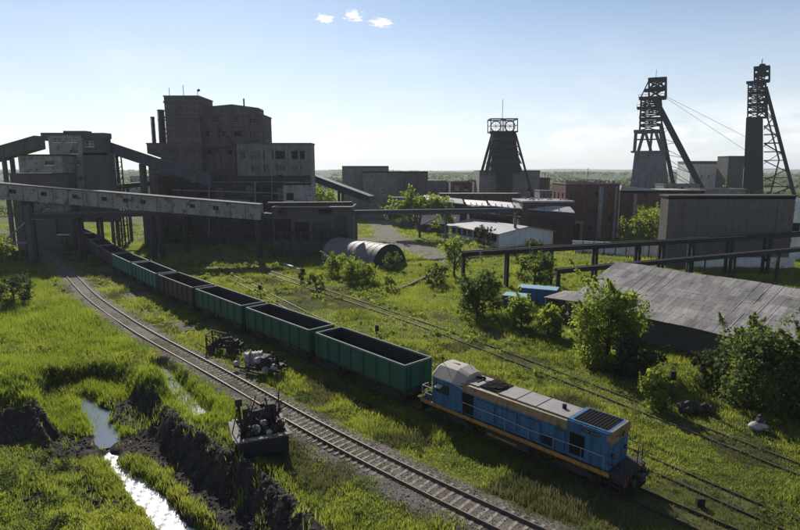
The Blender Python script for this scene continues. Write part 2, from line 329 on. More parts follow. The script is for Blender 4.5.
# ------------------------------------------------------------ ground
def grid_lines(a, b, step, far, growth=1.12):
    g = list(np.arange(a, b+1e-6, step)); s = step
    while g[-1] < far: s = min(s*growth, 260); g.append(g[-1]+s)
    s = step; lo = []
    x = g[0]
    while x > -far: s = min(s*growth, 260); x -= s; lo.append(x)
    return np.array(lo[::-1]+g)
def dense(a, b, c, d, e, f, s1, s2, s3): return list(np.arange(a, b-1e-6, s1))+list(np.arange(b, c-1e-6, s2))+list(np.arange(c, d, s3))
def extend(g, far, s=.6, growth=1.12):
    x = g[-1]; hi = []; q = s
    while x < far: q = min(q*growth, 260); x += q; hi.append(x)
    x = g[0]; lo = []; q = s
    while x > -far: q = min(q*growth, 260); x -= q; lo.append(x)
    return np.array(lo[::-1]+g+hi)
gx = extend(dense(-90, -42, 10, 60, 0, 0, .55, .22, .5), 6400); gy = extend(dense(22, 22.1, 58, 150, 0, 0, .1, .22, .5), 6400); gy = gy[gy > -600]
X, Y = np.meshgrid(gx, gy); Xf, Yf = X.ravel(), Y.ravel(); Zf = height(Xf, Yf)
nx, ny = len(gx), len(gy); ii = (np.arange(ny-1)[:, None]*nx+np.arange(nx-1)[None, :]).ravel()
FQ = np.stack([ii, ii+1, ii+nx+1, ii+nx], 1)
grav = np.zeros(len(Xf)); yard = np.zeros(len(Xf)); soil = np.zeros(len(Xf))
m = (Yf > 0) & (Yf < 230) & (np.abs(Xf) < 150); xn, yn = Xf[m], Yf[m]
w = (fbm(xn, yn, 2.2, 3)-.5)*1.6
d2 = pdist(xn, yn, T2[::2]); dO = np.minimum(np.minimum(pdist(xn, yn, T1[::2]), pdist(xn, yn, T3[::2])), pdist(xn, yn, T4[::2]))
wide = 2.6+ss(50, 100, yn)*.2
grav[m] = np.maximum(1-ss(wide-1.0, wide, d2+w), .22*(1-ss(.6, 1.4, dO+w)))
yy = np.minimum(np.minimum(pdist(xn, yn, YARD[0])-3.5, pdist(xn, yn, YARD[1])-2), pdist(xn, yn, YARD[2])-1.5); yard[m] = 1-ss(0, 3, yy+w*2)
so_ = np.minimum(pdist(xn, yn, BK)-1.5, np.where((xn < -17) & (yn < 45) & (yn > 36), np.abs(yn-39.2-.08*(xn+25))-1.1, 9)); so_ = np.minimum(so_, pdist(xn, yn, CH)-1.6)
soil[m] = 1-ss(-.2, .9, so_+w*1.1)
def bare(x, y, d1, d2): return ss(.46, .58, fbm(x+50, y, 4.5, 3))*(1-ss(5.0, 6.5, d1))*(1-ss(7, 9, d2))*ss(1.2, 2.5, d2)*ss(46, 56, y+x*0)
yard[m] = np.maximum(yard[m], bare(xn, yn, pdist(xn, yn, T1[::2]), d2)*.9)
m_, t, b = new_mat('ground'); g = nd(t, 'ShaderNodeNewGeometry'); pos = g.outputs['Position']
A = lambda k: nd(t, 'ShaderNodeAttribute', attribute_name=k).outputs['Fac']
green = ramp(t, noise_out(t, .09, 8, .65, pos), [(.30, (.042, .055, .012)), (.5, (.075, .095, .015)), (.7, (.115, .122, .028))])
farc = ramp(t, noise_out(t, .004, 7, .6, pos), [(.35, (.030, .050, .016)), (.5, (.05, .075, .02)), (.62, (.11, .11, .045)), (.75, (.035, .05, .02))])
sp = nd(t, 'ShaderNodeSeparateXYZ'); t.links.new(pos, sp.inputs[0])
ff = mth(t, 'DIVIDE', mth(t, 'SUBTRACT', sp.outputs[1], 240), 300, clamp=True)
col = mix(t, ff, green, farc)
grc = ramp(t, noise_out(t, 6.5, 6, .75, pos), [(.35, (.05, .042, .036)), (.52, (.145, .12, .10)), (.7, (.27, .235, .205))])
grc = mix(t, .35, grc, ramp(t, noise_out(t, .8, 4, .6, pos), [(.4, (.10, .075, .06)), (.65, (.22, .21, .20))]))
col = mix(t, A('grav'), col, grc)
col = mix(t, A('yard'), col, ramp(t, noise_out(t, .9, 10, .75, pos), [(.35, (.075, .065, .05)), (.5, (.15, .13, .11)), (.65, (.24, .21, .185))]))
col = mix(t, A('soil'), col, ramp(t, noise_out(t, 1.8, 8, .7, pos), [(.35, (.014, .012, .012)), (.55, (.045, .037, .032)), (.75, (.105, .086, .072))]))
t.links.new(col, b.inputs['Base Color']); b.inputs['Roughness'].default_value = .95; b.inputs['Specular IOR Level'].default_value = .15
bp = nd(t, 'ShaderNodeBump'); bp.inputs['Strength'].default_value = .9; bp.inputs['Distance'].default_value = .12
t.links.new(noise_out(t, 3.5, 8, .75, pos), bp.inputs['Height']); t.links.new(bp.outputs[0], b.inputs['Normal']); M['ground'] = m_
gr = np_mesh('ground', np.c_[Xf, Yf, Zf], FQ, None, m_, None, dict(grav=grav, yard=yard, soil=soil)); tag(gr, kind='structure')
gr.data.polygons.foreach_set('use_smooth', [True]*len(gr.data.polygons))
# loose earth clods and ballast stones
def lumps(name, n, xr, yr, dens, smin, smax, mt):
    x = RNG.uniform(*xr, n); y = RNG.uniform(*yr, n); k = RNG.random(n) < dens(x, y); x, y = x[k], y[k]; n = len(x); s = smin+(smax-smin)*RNG.random(n)**2.5; z = height(x, y)+s*.2
    base = np.array([(1, 0, 0), (0, 1, 0), (-1, 0, 0), (0, -1, 0), (0, 0, .8), (0, 0, -.6)]); V = base[None]*s[:, None, None]*RNG.uniform(.6, 1.25, (n, 6, 1)); a = RNG.uniform(0, 6.3, n); c, q = np.cos(a)[:, None], np.sin(a)[:, None]
    V = np.stack([V[..., 0]*c-V[..., 1]*q+x[:, None], V[..., 0]*q+V[..., 1]*c+y[:, None], V[..., 2]+z[:, None]+V[..., 0]*.3], 2); o = (np.arange(n)*6)[:, None, None]
    T = (np.array([(0, 1, 4), (1, 2, 4), (2, 3, 4), (3, 0, 4), (1, 0, 5), (2, 1, 5), (3, 2, 5), (0, 3, 5)])[None]+o).reshape(-1, 3)
    return tag(np_mesh(name, V.reshape(-1, 3), None, T, M[mt]), kind='stuff')
M['clod'] = mat('black_earth', (.10, .082, .068), .95, c2=(.026, .022, .020), scale=1.2, amt=1.2, bump=.4)
M['stone'] = mat('ballast_stone', (.25, .22, .195), .9, c2=(.08, .07, .065), scale=3.1, amt=1.4)
def soilf(x, y):
    w = (fbm(x, y, 2.2, 3)-.5)*1.6; s = np.minimum(pdist(x, y, BK)-1.5, np.where((x < -17) & (y < 45) & (y > 36), np.abs(y-39.2-.08*(x+25))-1.1, 9)); s = np.minimum(s, pdist(x, y, CH)-1.6); s = np.where(pdist(x, y, CH) < 1.1, 9, s)
    s2 = np.where((pleft(x, y) > 8) & (y < 60) & (fbm(x+7, y, 2.4, 3) < .42), 0., 9); s = np.minimum(s, s2); return 1-ss(-.2, .9, s+w*1.1)
lumps('earth_clods', 52000, (-45, 8), (20, 60), soilf, .03, .19, 'clod')
lumps('ballast_stones', 90000, (-45, 14), (22, 62), lambda x, y: (1-ss(1.9, 3.0, pdist(x, y, T2[::2])+(fbm(x, y, 2.2, 3)-.5)*1.6))*.9, .025, .075, 'stone')
# water
def ribbon(name, poly, wfun, z, mt, step=.25):
    m = MB(); q = spline(poly[::3], step); n = len(q); rows = []
    for i in range(n):
        d = q[min(i+1, n-1)]-q[max(i-1, 0)]; d /= np.linalg.norm(d); nn = np.array((-d[1], d[0])); w = wfun(i/(n-1)); zz = z(i/(n-1))
        rows.append([(q[i][0]+nn[0]*w*k/4, q[i][1]+nn[1]*w*k/4, zz+.03*math.sin(i*1.3+k*2.1)*(1 if mt == 'rapid' else 0)) for k in range(-4, 5)])
    for a, b_ in zip(rows[:-1], rows[1:]):
        for k in range(8): m.poly([a[k], b_[k], b_[k+1], a[k+1]])
    return m.build(name, mt, None, True)
k0 = int(len(CH)*.36)
tag(ribbon('stream', CH[k0:], lambda t: 1.15+.6*t, lambda t: -1.45-.15*t, 'rapid'), kind='structure')
tag(ribbon('pond_water', CH[:k0+2], lambda t: 1.6, lambda t: -1.42, 'water'), kind='structure')
tag(ribbon('ditch_water', DITCH, lambda t: .9, lambda t: -.42, 'water'), kind='structure')

# ------------------------------------------------------------ railway tracks
M['rail'] = mat('worn_rail', (.13, .09, .065), .6, .3, c2=(.09, .055, .035), scale=2, spec=.5)
M['railr'] = mat('rusty_rail', (.09, .055, .038), .6, .4, c2=(.05, .032, .025), scale=2)
M['sleepc'] = mat('concrete_sleeper', (.30, .265, .21), .9, c2=(.13, .11, .09), scale=3)
M['sleepw'] = mat('old_timber_sleeper', (.07, .055, .045), .95, c2=(.035, .03, .025), scale=5)
def track(pts, label, zb, conc, n_sl, railmat, start):
    T = thing('railway_track', label, 'railway track', (pts[0][0], pts[0][1], 0))
    ox, oy = pts[0]; q = spline(pts[::4], 1.2); n = len(q); nr = []
    for i in range(n): d = q[min(i+1, n-1)]-q[max(i-1, 0)]; d /= np.linalg.norm(d); nr.append((-d[1], d[0]))
    for s in (-1, 1):
        m = MB(); prof = [(-.07, 0), (-.07, .03), (-.018, .06), (-.018, .13), (-.038, .14), (-.038, .18), (.038, .18), (.038, .14), (.018, .13), (.018, .06), (.07, .03), (.07, 0)]
        k = len(prof)
        for i in range(n):
            for a, z in prof: m.v.append((q[i][0]+nr[i][0]*(s*.8+a)-ox, q[i][1]+nr[i][1]*(s*.8+a)-oy, zb+z))
            if i:
                for j in range(k-1): o = (i-1)*k+j; m.f.append((o, o+1, o+k+1, o+k)); m.m.append(0)
        m.build('rail', railmat, T)
    sm = MB()
    if conc: sm.hexa([(-.13, -1.35, -.2), (.13, -1.35, -.2), (.13, 1.35, -.2), (-.13, 1.35, -.2), (-.1, -1.35, -.01), (.1, -1.35, -.01), (.1, 1.35, -.01), (-.1, 1.35, -.01)])
    else: sm.box(-.12, .12, -1.35, 1.35, -.15, -.01)
    for s in (-1, 1): sm.box(-.09, .09, s*.8-.17, s*.8+.17, -.01, .028, 1)
    q2 = spline(pts[::4], .62); proto = None; far = MB()
    for i, p in enumerate(q2[start:start+n_sl]):
        d = q2[min(start+i+1, len(q2)-1)]-q2[start+i-1]; a = math.atan2(d[1], d[0])+random.uniform(-.02, .02)
        if i < 100:
            if proto is None: o = proto = sm.build('sleeper', ['sleepc' if conc else 'sleepw', 'railr'], T)
            else: o = proto.copy(); COL.objects.link(o)
            o.location = (p[0]-ox, p[1]-oy, zb-.001*random.random()); o.rotation_euler = (0, 0, a)
        else:
            R = Matrix.Rotation(a, 3, 'Z'); b0 = len(far.v)
            far.v += [tuple(R @ Vector(v)+Vector((p[0]-ox, p[1]-oy, zb))) for v in sm.v]; far.f += [tuple(b0+k for k in f) for f in sm.f]; far.m += sm.m
    if far.v: tag(far.build('far_sleepers', ['sleepc' if conc else 'sleepw', 'railr'], T), kind='stuff')
    return T
track(T2, 'open railway track on concrete sleepers and gravel, left of the wagon train', .36, True, 260, 'rail', 8)
track(T1, 'railway track under the blue locomotive and the wagon train', .02, False, 0, 'railr', 6)
track(T3, 'half-buried track in the grass just right of the wagon train', -.04, False, 0, 'railr', 8)
track(T4, 'single track through tall grass, farthest right, passing the grey roofed shed', .0, False, 0, 'rail', 14)
HAZE = 1.35e-4
# ------------------------------------------------------------ buildings
def at(px, py, y): z = ZA(py, y); return Vector((XA(px, y, z), y, z))
def wallface(mb, O, ux, W_, z0, z1, ops, nin, m=0, dep=.3, mr=None):
    us = sorted({0, W_} | {min(max(u, 0), W_) for o in ops for u in o[:2]}); zs = sorted({z0, z1} | {min(max(v, z0), z1) for o in ops for v in o[2:4]})
    P = lambda u, z, d=0: (O[0]+ux[0]*u+nin[0]*d, O[1]+ux[1]*u+nin[1]*d, z)
    for u0, u1 in zip(us[:-1], us[1:]):
        for v0, v1 in zip(zs[:-1], zs[1:]):
            cu, cv = (u0+u1)/2, (v0+v1)/2
            if any(o[0] < cu < o[1] and o[2] < cv < o[3] for o in ops): continue
            mb.poly([P(u0, v0), P(u1, v0), P(u1, v1), P(u0, v1)], m)
    for a, b, c, d in [o[:4] for o in ops]:
        mr_ = m if mr is None else mr
        mb.poly([P(a, c), P(b, c), P(b, c, dep), P(a, c, dep)], mr_); mb.poly([P(a, d, dep), P(b, d, dep), P(b, d), P(a, d)], mr_)
        mb.poly([P(a, c, dep), P(a, d, dep), P(a, d), P(a, c)], mr_); mb.poly([P(b, c), P(b, d), P(b, d, dep), P(b, c, dep)], mr_)
def windows(root, O, ux, nin, ops, frame='white', dep=.28, bars=2, nm='window', broken=.25):
    for a, b, c, d in [o[:4] for o in ops]:
        P = lambda u, z, dd=0: Vector((O[0]+ux[0]*u+nin[0]*dd, O[1]+ux[1]*u+nin[1]*dd, z))
        m = MB(); m.poly([P(a, c, dep+.02), P(b, c, dep+.02), P(b, d, dep+.02), P(a, d, dep+.02)], 1); t = min(.12, (b-a)*.09)
        if random.random() > broken:
            for k in range(bars+1): u = a+(b-a)*k/bars; u = min(max(u, a+t/2), b-t/2); m.beam(P(u, c, dep-.03), P(u, d, dep-.03), t, .06)
            for z in (c+t/2, (c+d)/2, d-t/2): m.beam(P(a, z, dep-.035), P(b, z, dep-.035), .05, t)
        else: m.beam(P(a, c+t/2, dep-.03), P(b, c+t/2, dep-.03), .06, t)
        m.beam(P(a-.08, c-.05, .0), P(b+.08, c-.05, .0), .22, .1, 0); m.build(nm, [frame, 'hole' if random.random() < .5 else 'glass'], root)
def hall(name, label, cat, x0, y0, W_, D, H, fr=(), ri=(), le=(), wm='dconcrete', rm='tar', rz=0, z0=None, par=.5, frame='white', cornice=True, group=None, bars=2, broken=.3, zb=-1.2, pil=0, pm=None):
    z0 = hz(x0+W_/2, y0) if z0 is None else z0; r = thing(name, label, cat, (x0, y0, z0), rz, group)
    H = H-z0; m = MB()
    fix = lambda ops: [(a, b, c-z0, d-z0) for a, b, c, d in ops]
    fr, ri, le = fix(fr), fix(ri), fix(le)
    wallface(m, (0, 0), (1, 0), W_, zb, H, fr, (0, 1)); wallface(m, (W_, 0), (0, 1), D, zb, H, ri, (-1, 0)); wallface(m, (0, 0), (0, 1), D, zb, H, le, (1, 0))
    m.poly([(W_, D, zb), (0, D, zb), (0, D, H), (W_, D, H)])
    if pil:
        for k in range(pil+1): u = W_*k/pil; u = min(max(u, .25), W_-.25); m.box(u-.3, u+.3, -.3, -.002, zb, H-.35)
    m.build('wall', wm, r)
    q = MB(); q.box(.3, W_-.3, .3, D-.3, H-par-.2, H-par); q.build('roof', rm, r)
    if cornice:
        c = MB(); t = .25
        for (a, b, c0, d) in ((-.15, W_+.15, -.15, t), (-.15, W_+.15, D-t, D+.15)): c.box(a, b, c0, d, H-.35, H+.02)
        for (a, b) in ((-.15, t), (W_-t, W_+.15)): c.box(a, b, t+.001, D-t-.001, H-.349, H+.019)
        c.build('cornice', pm or wm, r)
    else:
        c = MB(); c.box(.0, W_, .0, .3, H-.5, H+.001); c.build('parapet', wm, r)
    windows(r, (0, 0), (1, 0), (0, 1), fr, frame, bars=bars, broken=broken); windows(r, (W_, 0), (0, 1), (-1, 0), ri, frame, bars=bars, broken=broken); windows(r, (0, 0), (0, 1), (1, 0), le, frame, bars=bars, broken=broken)
    return r
def H4(px0, px1, yt, dep): a = at(px0, yt, dep); b = at(px1, yt, dep); return a.x, b.x-a.x, a.z
def OP(px0, lst, dep, yref=None):          # photo windows to wall coordinates
    out = []
    for a, b, c, d in lst:
        p = at(a, d, dep); q = at(b, c, dep); o = at(px0, (c+d)/2, dep).x; out.append((p.x-o, q.x-o, p.z, q.z))
    return out
def tower_lattice(m, corners_fn, z0, z1, n, w=.3, wb=.18, m_=0, rings=True, cross=True):
    """corners_fn(t) -> four corner points at height fraction t"""
    C = [[Vector(p) for p in corners_fn(k/n)] for k in range(n+1)]
    for j in range(4):
        for k in range(n): m.beam(C[k][j], C[k+1][j], w, w, m_)
    for k in range(n+1):
        for j in range(4):
            if rings: m.beam(C[k][j], C[k][(j+1) % 4], wb*1.2, wb*1.2, m_)
            if cross and k < n:
                m.beam(C[k][j], C[k+1][(j+1) % 4], wb, wb, m_)
                if (k+j) % 2: m.beam(C[k][(j+1) % 4], C[k+1][j], wb, wb, m_)
# --- coal preparation plant, left of centre
D0 = 165.0
x, w_, h = H4(168, 202, 97, D0)
prep = hall('silo_tower', 'tall sooty concrete silo tower, highest block of the coal plant', 'silo tower', x, D0-3, w_, 12, h, wm='plant', frame='concrete', pil=0)
m = MB()
for py in (104, 119, 135, 150): z = ZA(py, D0)-hz(x, D0); m.box(-.2, w_+.2, -.2, 12.2, z-.15, z+.3)
m.build('ring_band', 'dconcrete', prep)
m = MB()
for px, hh in ((171, 2.2), (185, 3.0), (199, 1.6)): u = (px-168)/34*w_; m.beam((u, 2, h-.5), (u, 2, h+hh), .12)
m.beam(((31/34)*w_, 2, h+1.4), (w_*.98, 2, h+1.7), .5); m.build('antenna', 'steel', prep)
x, w_, h = H4(201.7, 264, 115, D0)
e = hall('plant_building', 'massive soot-stained plant building with small windows, right of the silo tower', 'plant building', x, D0, w_, 9, h, fr=OP(201.7, [(206, 209, 150, 155), (214, 219, 150, 155), (226, 230, 150, 155), (205, 208, 131, 137), (213, 219, 117, 122), (231, 237.5, 117.5, 122.5), (249, 255, 118, 123), (220, 225, 131, 137), (232, 240, 131, 137), (245, 250, 132, 137.5), (257, 262, 150, 154)], D0), wm='plant', frame='concrete', pil=4)
x1, w1, h1 = H4(201.9, 258, 106, D0)
m = MB(); b0 = hz(x, D0); wz = x-0; m.prism([(.3, 2.5, h-b0), (w1, 2.5, h-b0), (w1, 2.5, h1-b0-.5), (w1*.98, 2.5, h1-b0-.3), (w1*.5, 2.5, h1-b0+.7), (.3, 2.5, h1-b0-.0)], (0, 5, 0)); m.build('upper_storey', 'plant', e)
m = MB()
for py in (127, 140, 147): z = ZA(py, D0)-b0; m.box(-.1, w_+.1, -.22, -.003, z-.2, z+.2)
m.build('storey_band', 'dconcrete', e)
m = MB(); m.beam((w1*.68, 5, h1-b0-.5), (w1*.68, 5, h1-b0+2.6), .35); m.build('roof_vent', 'steel', e)
m = MB(); zz = [ZA(p, D0)-b0 for p in (128, 160)]; m.beam((4.5, -.5, zz[0]), (13, -.5, zz[1]), .5); m.beam((2, -.4, ZA(150, D0)-b0), (w_-2, -.4, ZA(141, D0)-b0), .4); m.build('outside_duct', 'steel', e)
x, w_, h = H4(237, 311, 143, D0-8)
e = hall('screening_hall', 'lower plant hall with three big broken windows, in front of the plant building', 'plant hall', x, D0-8, w_, 6, h, fr=OP(237, [(240, 245, 151, 159), (284.5, 289, 175, 181), (294, 299, 175, 181), (303, 308, 175, 181), (274, 284, 165, 171), (291, 301, 165, 171), (250.5, 264.5, 150.5, 159.5), (271.5, 284, 151, 159.5), (291, 304, 151, 159.5), (250, 268, 165, 172), (276, 281, 175, 181)], D0-8), wm='concrete', frame='concrete', pil=6, pm='plant', bars=4, broken=.7)
for i, (a, b, c, d, k) in enumerate([(146, 169, 143, 240, 'annex'), (160, 305, 177, 240, 'base')]):
    pass
x, w_, h = H4(146.5, 171, 143, D0+2)
e = hall('boiler_annex', 'dark narrow annex beneath the two chimneys, left of the silo tower', 'annex building', x, D0+2, w_, 10, h, fr=OP(146.5, [(152, 156, 165, 172), (160, 164, 165, 172)], D0+2), wm='plant', frame='concrete')
for (pa, pb, yt, yb, lab) in ((151.8, 155.3, 116.5, 150, 'shorter thin steel chimney, leftmost on the coal plant'), (159, 165.5, 109.5, 150, 'taller thick steel chimney right beside the silo tower')):
    c = thing('chimney', lab, 'chimney', (at((pa+pb)/2, yb, D0+5).x, D0+6, ZA(143, D0+5)-1), 0, 'chimneys on the boiler annex'); r = (pb-pa)/F*D0/2; hh = ZA(yt, D0+5)-ZA(143, D0+5)+1
    m = MB(); m.tube((0, 0, 0), (0, 0, hh), r*1.02, r*.92, 14); m.build('stack', 'steel', c)
    m = MB()
    for k in range(1, 5): m.tube((0, 0, hh*k/4-.4), (0, 0, hh*k/4-.1), r*1.12, n=14)
    m.build('collar', 'steel', c); m = MB(); m.beam((-r-.15, 0, 0), (-r-.15, 0, hh), .1); m.build('ladder', 'steel', c)
x, w_, h = H4(158, 306, 176, D0-14)
e = hall('loading_bunker', 'low black loading bunker block along the foot of the coal plant', 'bunker', x, D0-14, w_, 16, h, fr=OP(158, [(166, 172, 190, 197), (198, 206, 190, 198), (262, 270, 188, 196), (276, 282, 188, 200), (290, 300, 204, 214), (262, 272, 206, 216), (196, 204, 206, 216), (180, 188, 205, 236), (214, 222, 188, 198), (244, 256, 186, 196), (228, 236, 210, 220)], D0-14), wm='soot', frame='concrete', broken=.95)
x, w_, h = H4(283, 311, 183, D0-24)
for px0, px1, py, dep in ((202, 264, 128, D0), (202, 264, 141, D0), (237, 311, 147.5, D0-8), (237, 311, 163, D0-8), (237, 311, 173, D0-8), (158, 306, 186, D0-14), (158, 306, 200, D0-14)):
    pass
e = hall('switch_hut', 'pale panelled hut with dark door standing out below the big windows', 'hut', x, D0-24, w_, 6, h, fr=OP(283, [(286, 293, 193, 201)], D0-24), wm='panel', rm='tar', z0=ZA(214, D0-24), zb=-3, cornice=False)
m = MB()
m.build('x', 'steel') if False else None
ld = Vector((at(158, 240, D0-14).x, D0-14, 0)); m = MB()
for (pa, ya, pb, yb_, r) in ((172, 190, 300, 194, .22), (176, 199, 250, 201, .3), (209, 180, 209, 236, .18), (255, 182, 256, 236, .25), (272, 176, 272, 200, .15), (190, 182, 300, 182, .12)):
    m.tube(at(pa, ya, D0-14.5), at(pb, yb_, D0-14.5), r, n=6)
for k in range(14): a_ = at(232, 178+k*4, D0-14.4); m.beam(a_, a_+Vector((.9, 0, 0)), .08)
m.build('service_pipes', 'tin', None)
sp_ = bpy.data.objects['service_pipes']; tag(sp_, 'tangle of grey service pipes running along the black bunker front', 'pipework')
# transfer building at right end of gallery
D1 = 128.0
x, w_, h = H4(272, 352, 207, D1)
e = hall('transfer_building', 'dark low concrete transfer building between the long gallery and the arched shed', 'transfer building', x, D1, w_, 12, h, fr=OP(272, [(274, 290, 219, 240), (294, 308, 222, 240), (312, 330, 222, 240), (334, 346, 216, 240), (279, 286, 209, 214), (318, 332, 209, 214)], D1), wm='dconcrete', frame='steel', broken=1)
m = MB()
for k in range(7): u = w_*(.12+.12*k); m.beam((u, -1.5, -.5), (u, -1.5, 5.2), .35); m.beam((u, -1.5, 5.0), (u+.8, -.1, 6.2), .2)
m.box(.5, w_-1, -1.9, -.05, 5.2, 5.5); m.build('loading_platform', 'steel', e)
m = MB(); p0 = at(268, 203.5, D1-2)-Vector((x, D1, hz(x+w_/2, D1))); p1 = at(352, 203, D1-2)-Vector((x, D1, hz(x+w_/2, D1)))
m.beam(p0, p1, 1.6, .55); m.build('conveyor_bridge', 'steel', e)
# left headhouse
D2 = 138.0
x, w_, h = H4(47.5, 81, 134, D2)
hd = hall('conveyor_headhouse', 'pale grey transfer tower with rows of windows, left of the coal plant', 'transfer tower', x, D2, w_, 3.9, h, fr=OP(47.5, [(52, 60, 138, 142.5), (66, 76, 138, 142.5), (68, 76, 150, 154), (68, 76, 160, 164.5)], D2), wm='panel', pm='dconcrete', par=.3, z0=ZA(222, 138.0), zb=0)
b0 = hd.location.z
m = MB(); m.box(-2.3, w_*.55, 1, 3.8, h-b0-1.5, h-b0+.35); m.box(w_*.4, w_+.6, 1, 3.8, h-b0-.5, h-b0+.8); m.box(w_+.0, w_+5.4, .6, 3.8, h-b0-1, h-b0+.3); m.build('roof_lantern', 'dconcrete', hd)
x, w_, h = H4(81.3, 104, 134.5, D2+1)
hall('headhouse_wing', 'dark upper wing with a blank sooty front, right side of the pale transfer tower', 'building wing', x, D2+1, w_, 3, h, fr=OP(81.3, [(84, 93, 141, 147)], D2+1), wm='dconcrete', z0=ZA(222, D2+1), zb=0)
x, w_, h = H4(83, 107, 153, D2-2)
e = hall('headhouse_bunker', 'black lower bunker at the foot of the pale transfer tower', 'bunker', x, D2-2, w_, 3.5, h, wm='dconcrete', cornice=False, z0=ZA(222, D2-2), zb=0)
zz = hz(x, D2)-ZA(222, D2-2)-.5
for u in (-7.5, w_-.4):
    for v in (.5, 3): m = MB(); m.beam((u, v, zz), (u, v, .1), .6); m.build('column', 'dconcrete', e)
x, w_, h = H4(17.5, 61, 154.5, D2-6)
e = hall('side_gallery_room', 'pale panelled box room with one dark window, raised left of the transfer tower', 'raised room', x, D2-6, w_, 7, h, fr=OP(17.5, [(44, 53.5, 161, 165.5)], D2-6), wm='panel', z0=ZA(173, D2-6), zb=0, pm='steel')
x, w_, h = H4(8, 66, 173.5, D2-5)
hall('tipping_hall', 'black tipping hall behind the left end of the long gallery', 'tipping hall', x, D2-4.5, w_, 3.5, h, fr=OP(8, [(20, 34, 190, 215), (50, 60, 210, 235)], D2-5), wm='dconcrete', broken=1)
# inclined conveyors
def gallery(name, label, p, q, w, h, mt, roofm, wins=(), sup=(), rows=0, group=None):
    p, q = Vector(p), Vector(q); r = thing(name, label, 'conveyor gallery', p, 0, group); d = q-p; n = Vector((-d.y, d.x, 0)).normalized()
    if n.y < 0: n = -n
    up = Vector((0, 0, 1)); ln = d.length; ux = d.normalized()
    m = MB(); a = -n*w/2; b = n*w/2
    ops = []
    for s0, s1 in wins: ops.append((s0, s1))
    # front wall split around windows
    fz0, fz1 = h*.45, h*.72; cuts = sorted({0, 1} | {c for o in ops for c in o})
    for c0, c1 in zip(cuts[:-1], cuts[1:]):
        A_, B_ = a+d*c0, a+d*c1; hole = any(o[0] <= (c0+c1)/2 <= o[1] for o in ops)
        if hole: m.poly([A_, B_, B_+up*fz0, A_+up*fz0]); m.poly([A_+up*fz1, B_+up*fz1, B_+up*h, A_+up*h])
        else: m.poly([A_, B_, B_+up*h, A_+up*h])
    m.poly([b, b+d, b+d+up*h, b+up*h]); m.poly([a, b, b+d, a+d]); m.poly([a, a+up*h, b+up*h, b]); m.poly([a+d, b+d, b+d+up*h, a+d+up*h])
    m.build('wall', mt, r)
    k = max(2, int(ln/3))
    for i in range(1, k): m = MB(); A_ = a+d*i/k-n*.03; m.beam(A_, A_+up*h, .10, .07); m.build('panel_joint', 'dconcrete' if mt == 'panel' else 'steel', r)
    m = MB(); m.beam(up*(h+.12), d+up*(h+.12), w+.5, .24); m.build('roof', roofm, r)
    for o in ops:
        m = MB(); A_, B_ = a+d*o[0]+n*.25, a+d*o[1]+n*.25; m.poly([A_+up*fz0, B_+up*fz0, B_+up*fz1, A_+up*fz1], 1); m.beam(A_+up*fz0-n*.2, B_+up*fz0-n*.2, .1, .12); m.beam((A_+B_)/2+up*fz0-n*.1, (A_+B_)/2+up*fz1-n*.1, .1); m.build('window', ['dconcrete', 'hole'], r)
    for f_, kind in sup:
        P_ = p+d*f_; g = hz(P_.x, P_.y)-p.z-.3; base = Vector((d.x*f_, d.y*f_, 0)); top = d.z*f_; m = MB()
        if kind == 'lattice':
            for s in (-1, 1):
                for t_ in (-1, 1): m.beam(base+n*s*w*.4+ux*t_*.9+up*g, base+n*s*w*.4+ux*t_*.6+up*top, .28)
            zz = np.arange(g+1, top-1, 3)
            for z in zz:
                for s in (-1, 1): m.beam(base+n*s*w*.4-ux*.85+up*z, base+n*s*w*.4+ux*.75+up*(z+2.6), .14); m.beam(base+n*s*w*.4-ux*.85+up*z, base+n*s*w*.4+ux*.8+up*z, .14)
        else:
            for s in (-1, 1): m.beam(base+n*s*w*.4+up*g, base+n*s*w*.38+up*top, kind)
            m.beam(base-n*w*.5+up*(top-.3), base+n*w*.5+up*(top-.3), kind, .5)
        m.build('support', 'steel' if kind == 'lattice' or kind < .8 else 'dconcrete', r)
    return r
gallery('inclined_conveyor', 'dark steel conveyor gallery sloping down right from the transfer tower into the plant', at(103, 151, 148), at(214, 186, D0-4), 3.0, 2.6, 'tin2' if False else 'dtin', 'dtin', sup=((.12, 'lattice'), (.36, .7), (.62, 'lattice'))) if False else None
M['dtin'] = mat('dark_corrugated_sheet', (.085, .10, .125), .7, .1, c2=(.04, .045, .058), scale=.9, amt=1, streak=.5, stretch=(1, 1, .4))
gallery('inclined_conveyor', 'dark steel conveyor gallery sloping down rightward from the pale transfer tower', at(102, 150.5, 143), at(212, 187, 146), 3.0, 2.7, 'dtin', 'dtin', sup=((.13, 'lattice'), (.36, .8)))
gallery('inclined_conveyor', 'dark steel conveyor gallery climbing from the left frame edge to the transfer tower', at(-40, 172, 150), at(41, 149, 146), 3.2, 3.0, 'dconcrete', 'tar', sup=((.3, .8), (.6, .8)))
gallery('inclined_conveyor', 'small dark conveyor falling behind the arched shed toward the flat-roofed block', at(311, 180, 175), at(372, 203, 165), 2.6, 1.8, 'dtin', 'dtin', sup=((.5, .6),))
gallery('inclined_conveyor', 'thin dark belt bridge low between the transfer tower and the plant', at(104, 190, 150), at(150, 186, 158), 1.6, 1.0, 'steel', 'steel', sup=((.5, .4),))
m = thing('lattice_mast', 'slim steel lattice mast standing under the sloping conveyor', 'mast', (at(118, 200, 160).x, 160, hz(-80, 160)))
q = MB(); tower_lattice(q, lambda t: [(sx*(.9-.4*t), sy*(.9-.4*t), t*26) for sx, sy in ((-1, -1), (1, -1), (1, 1), (-1, 1))], 0, 26, 9, .16, .09); q.build('mast_frame', 'steel', m)
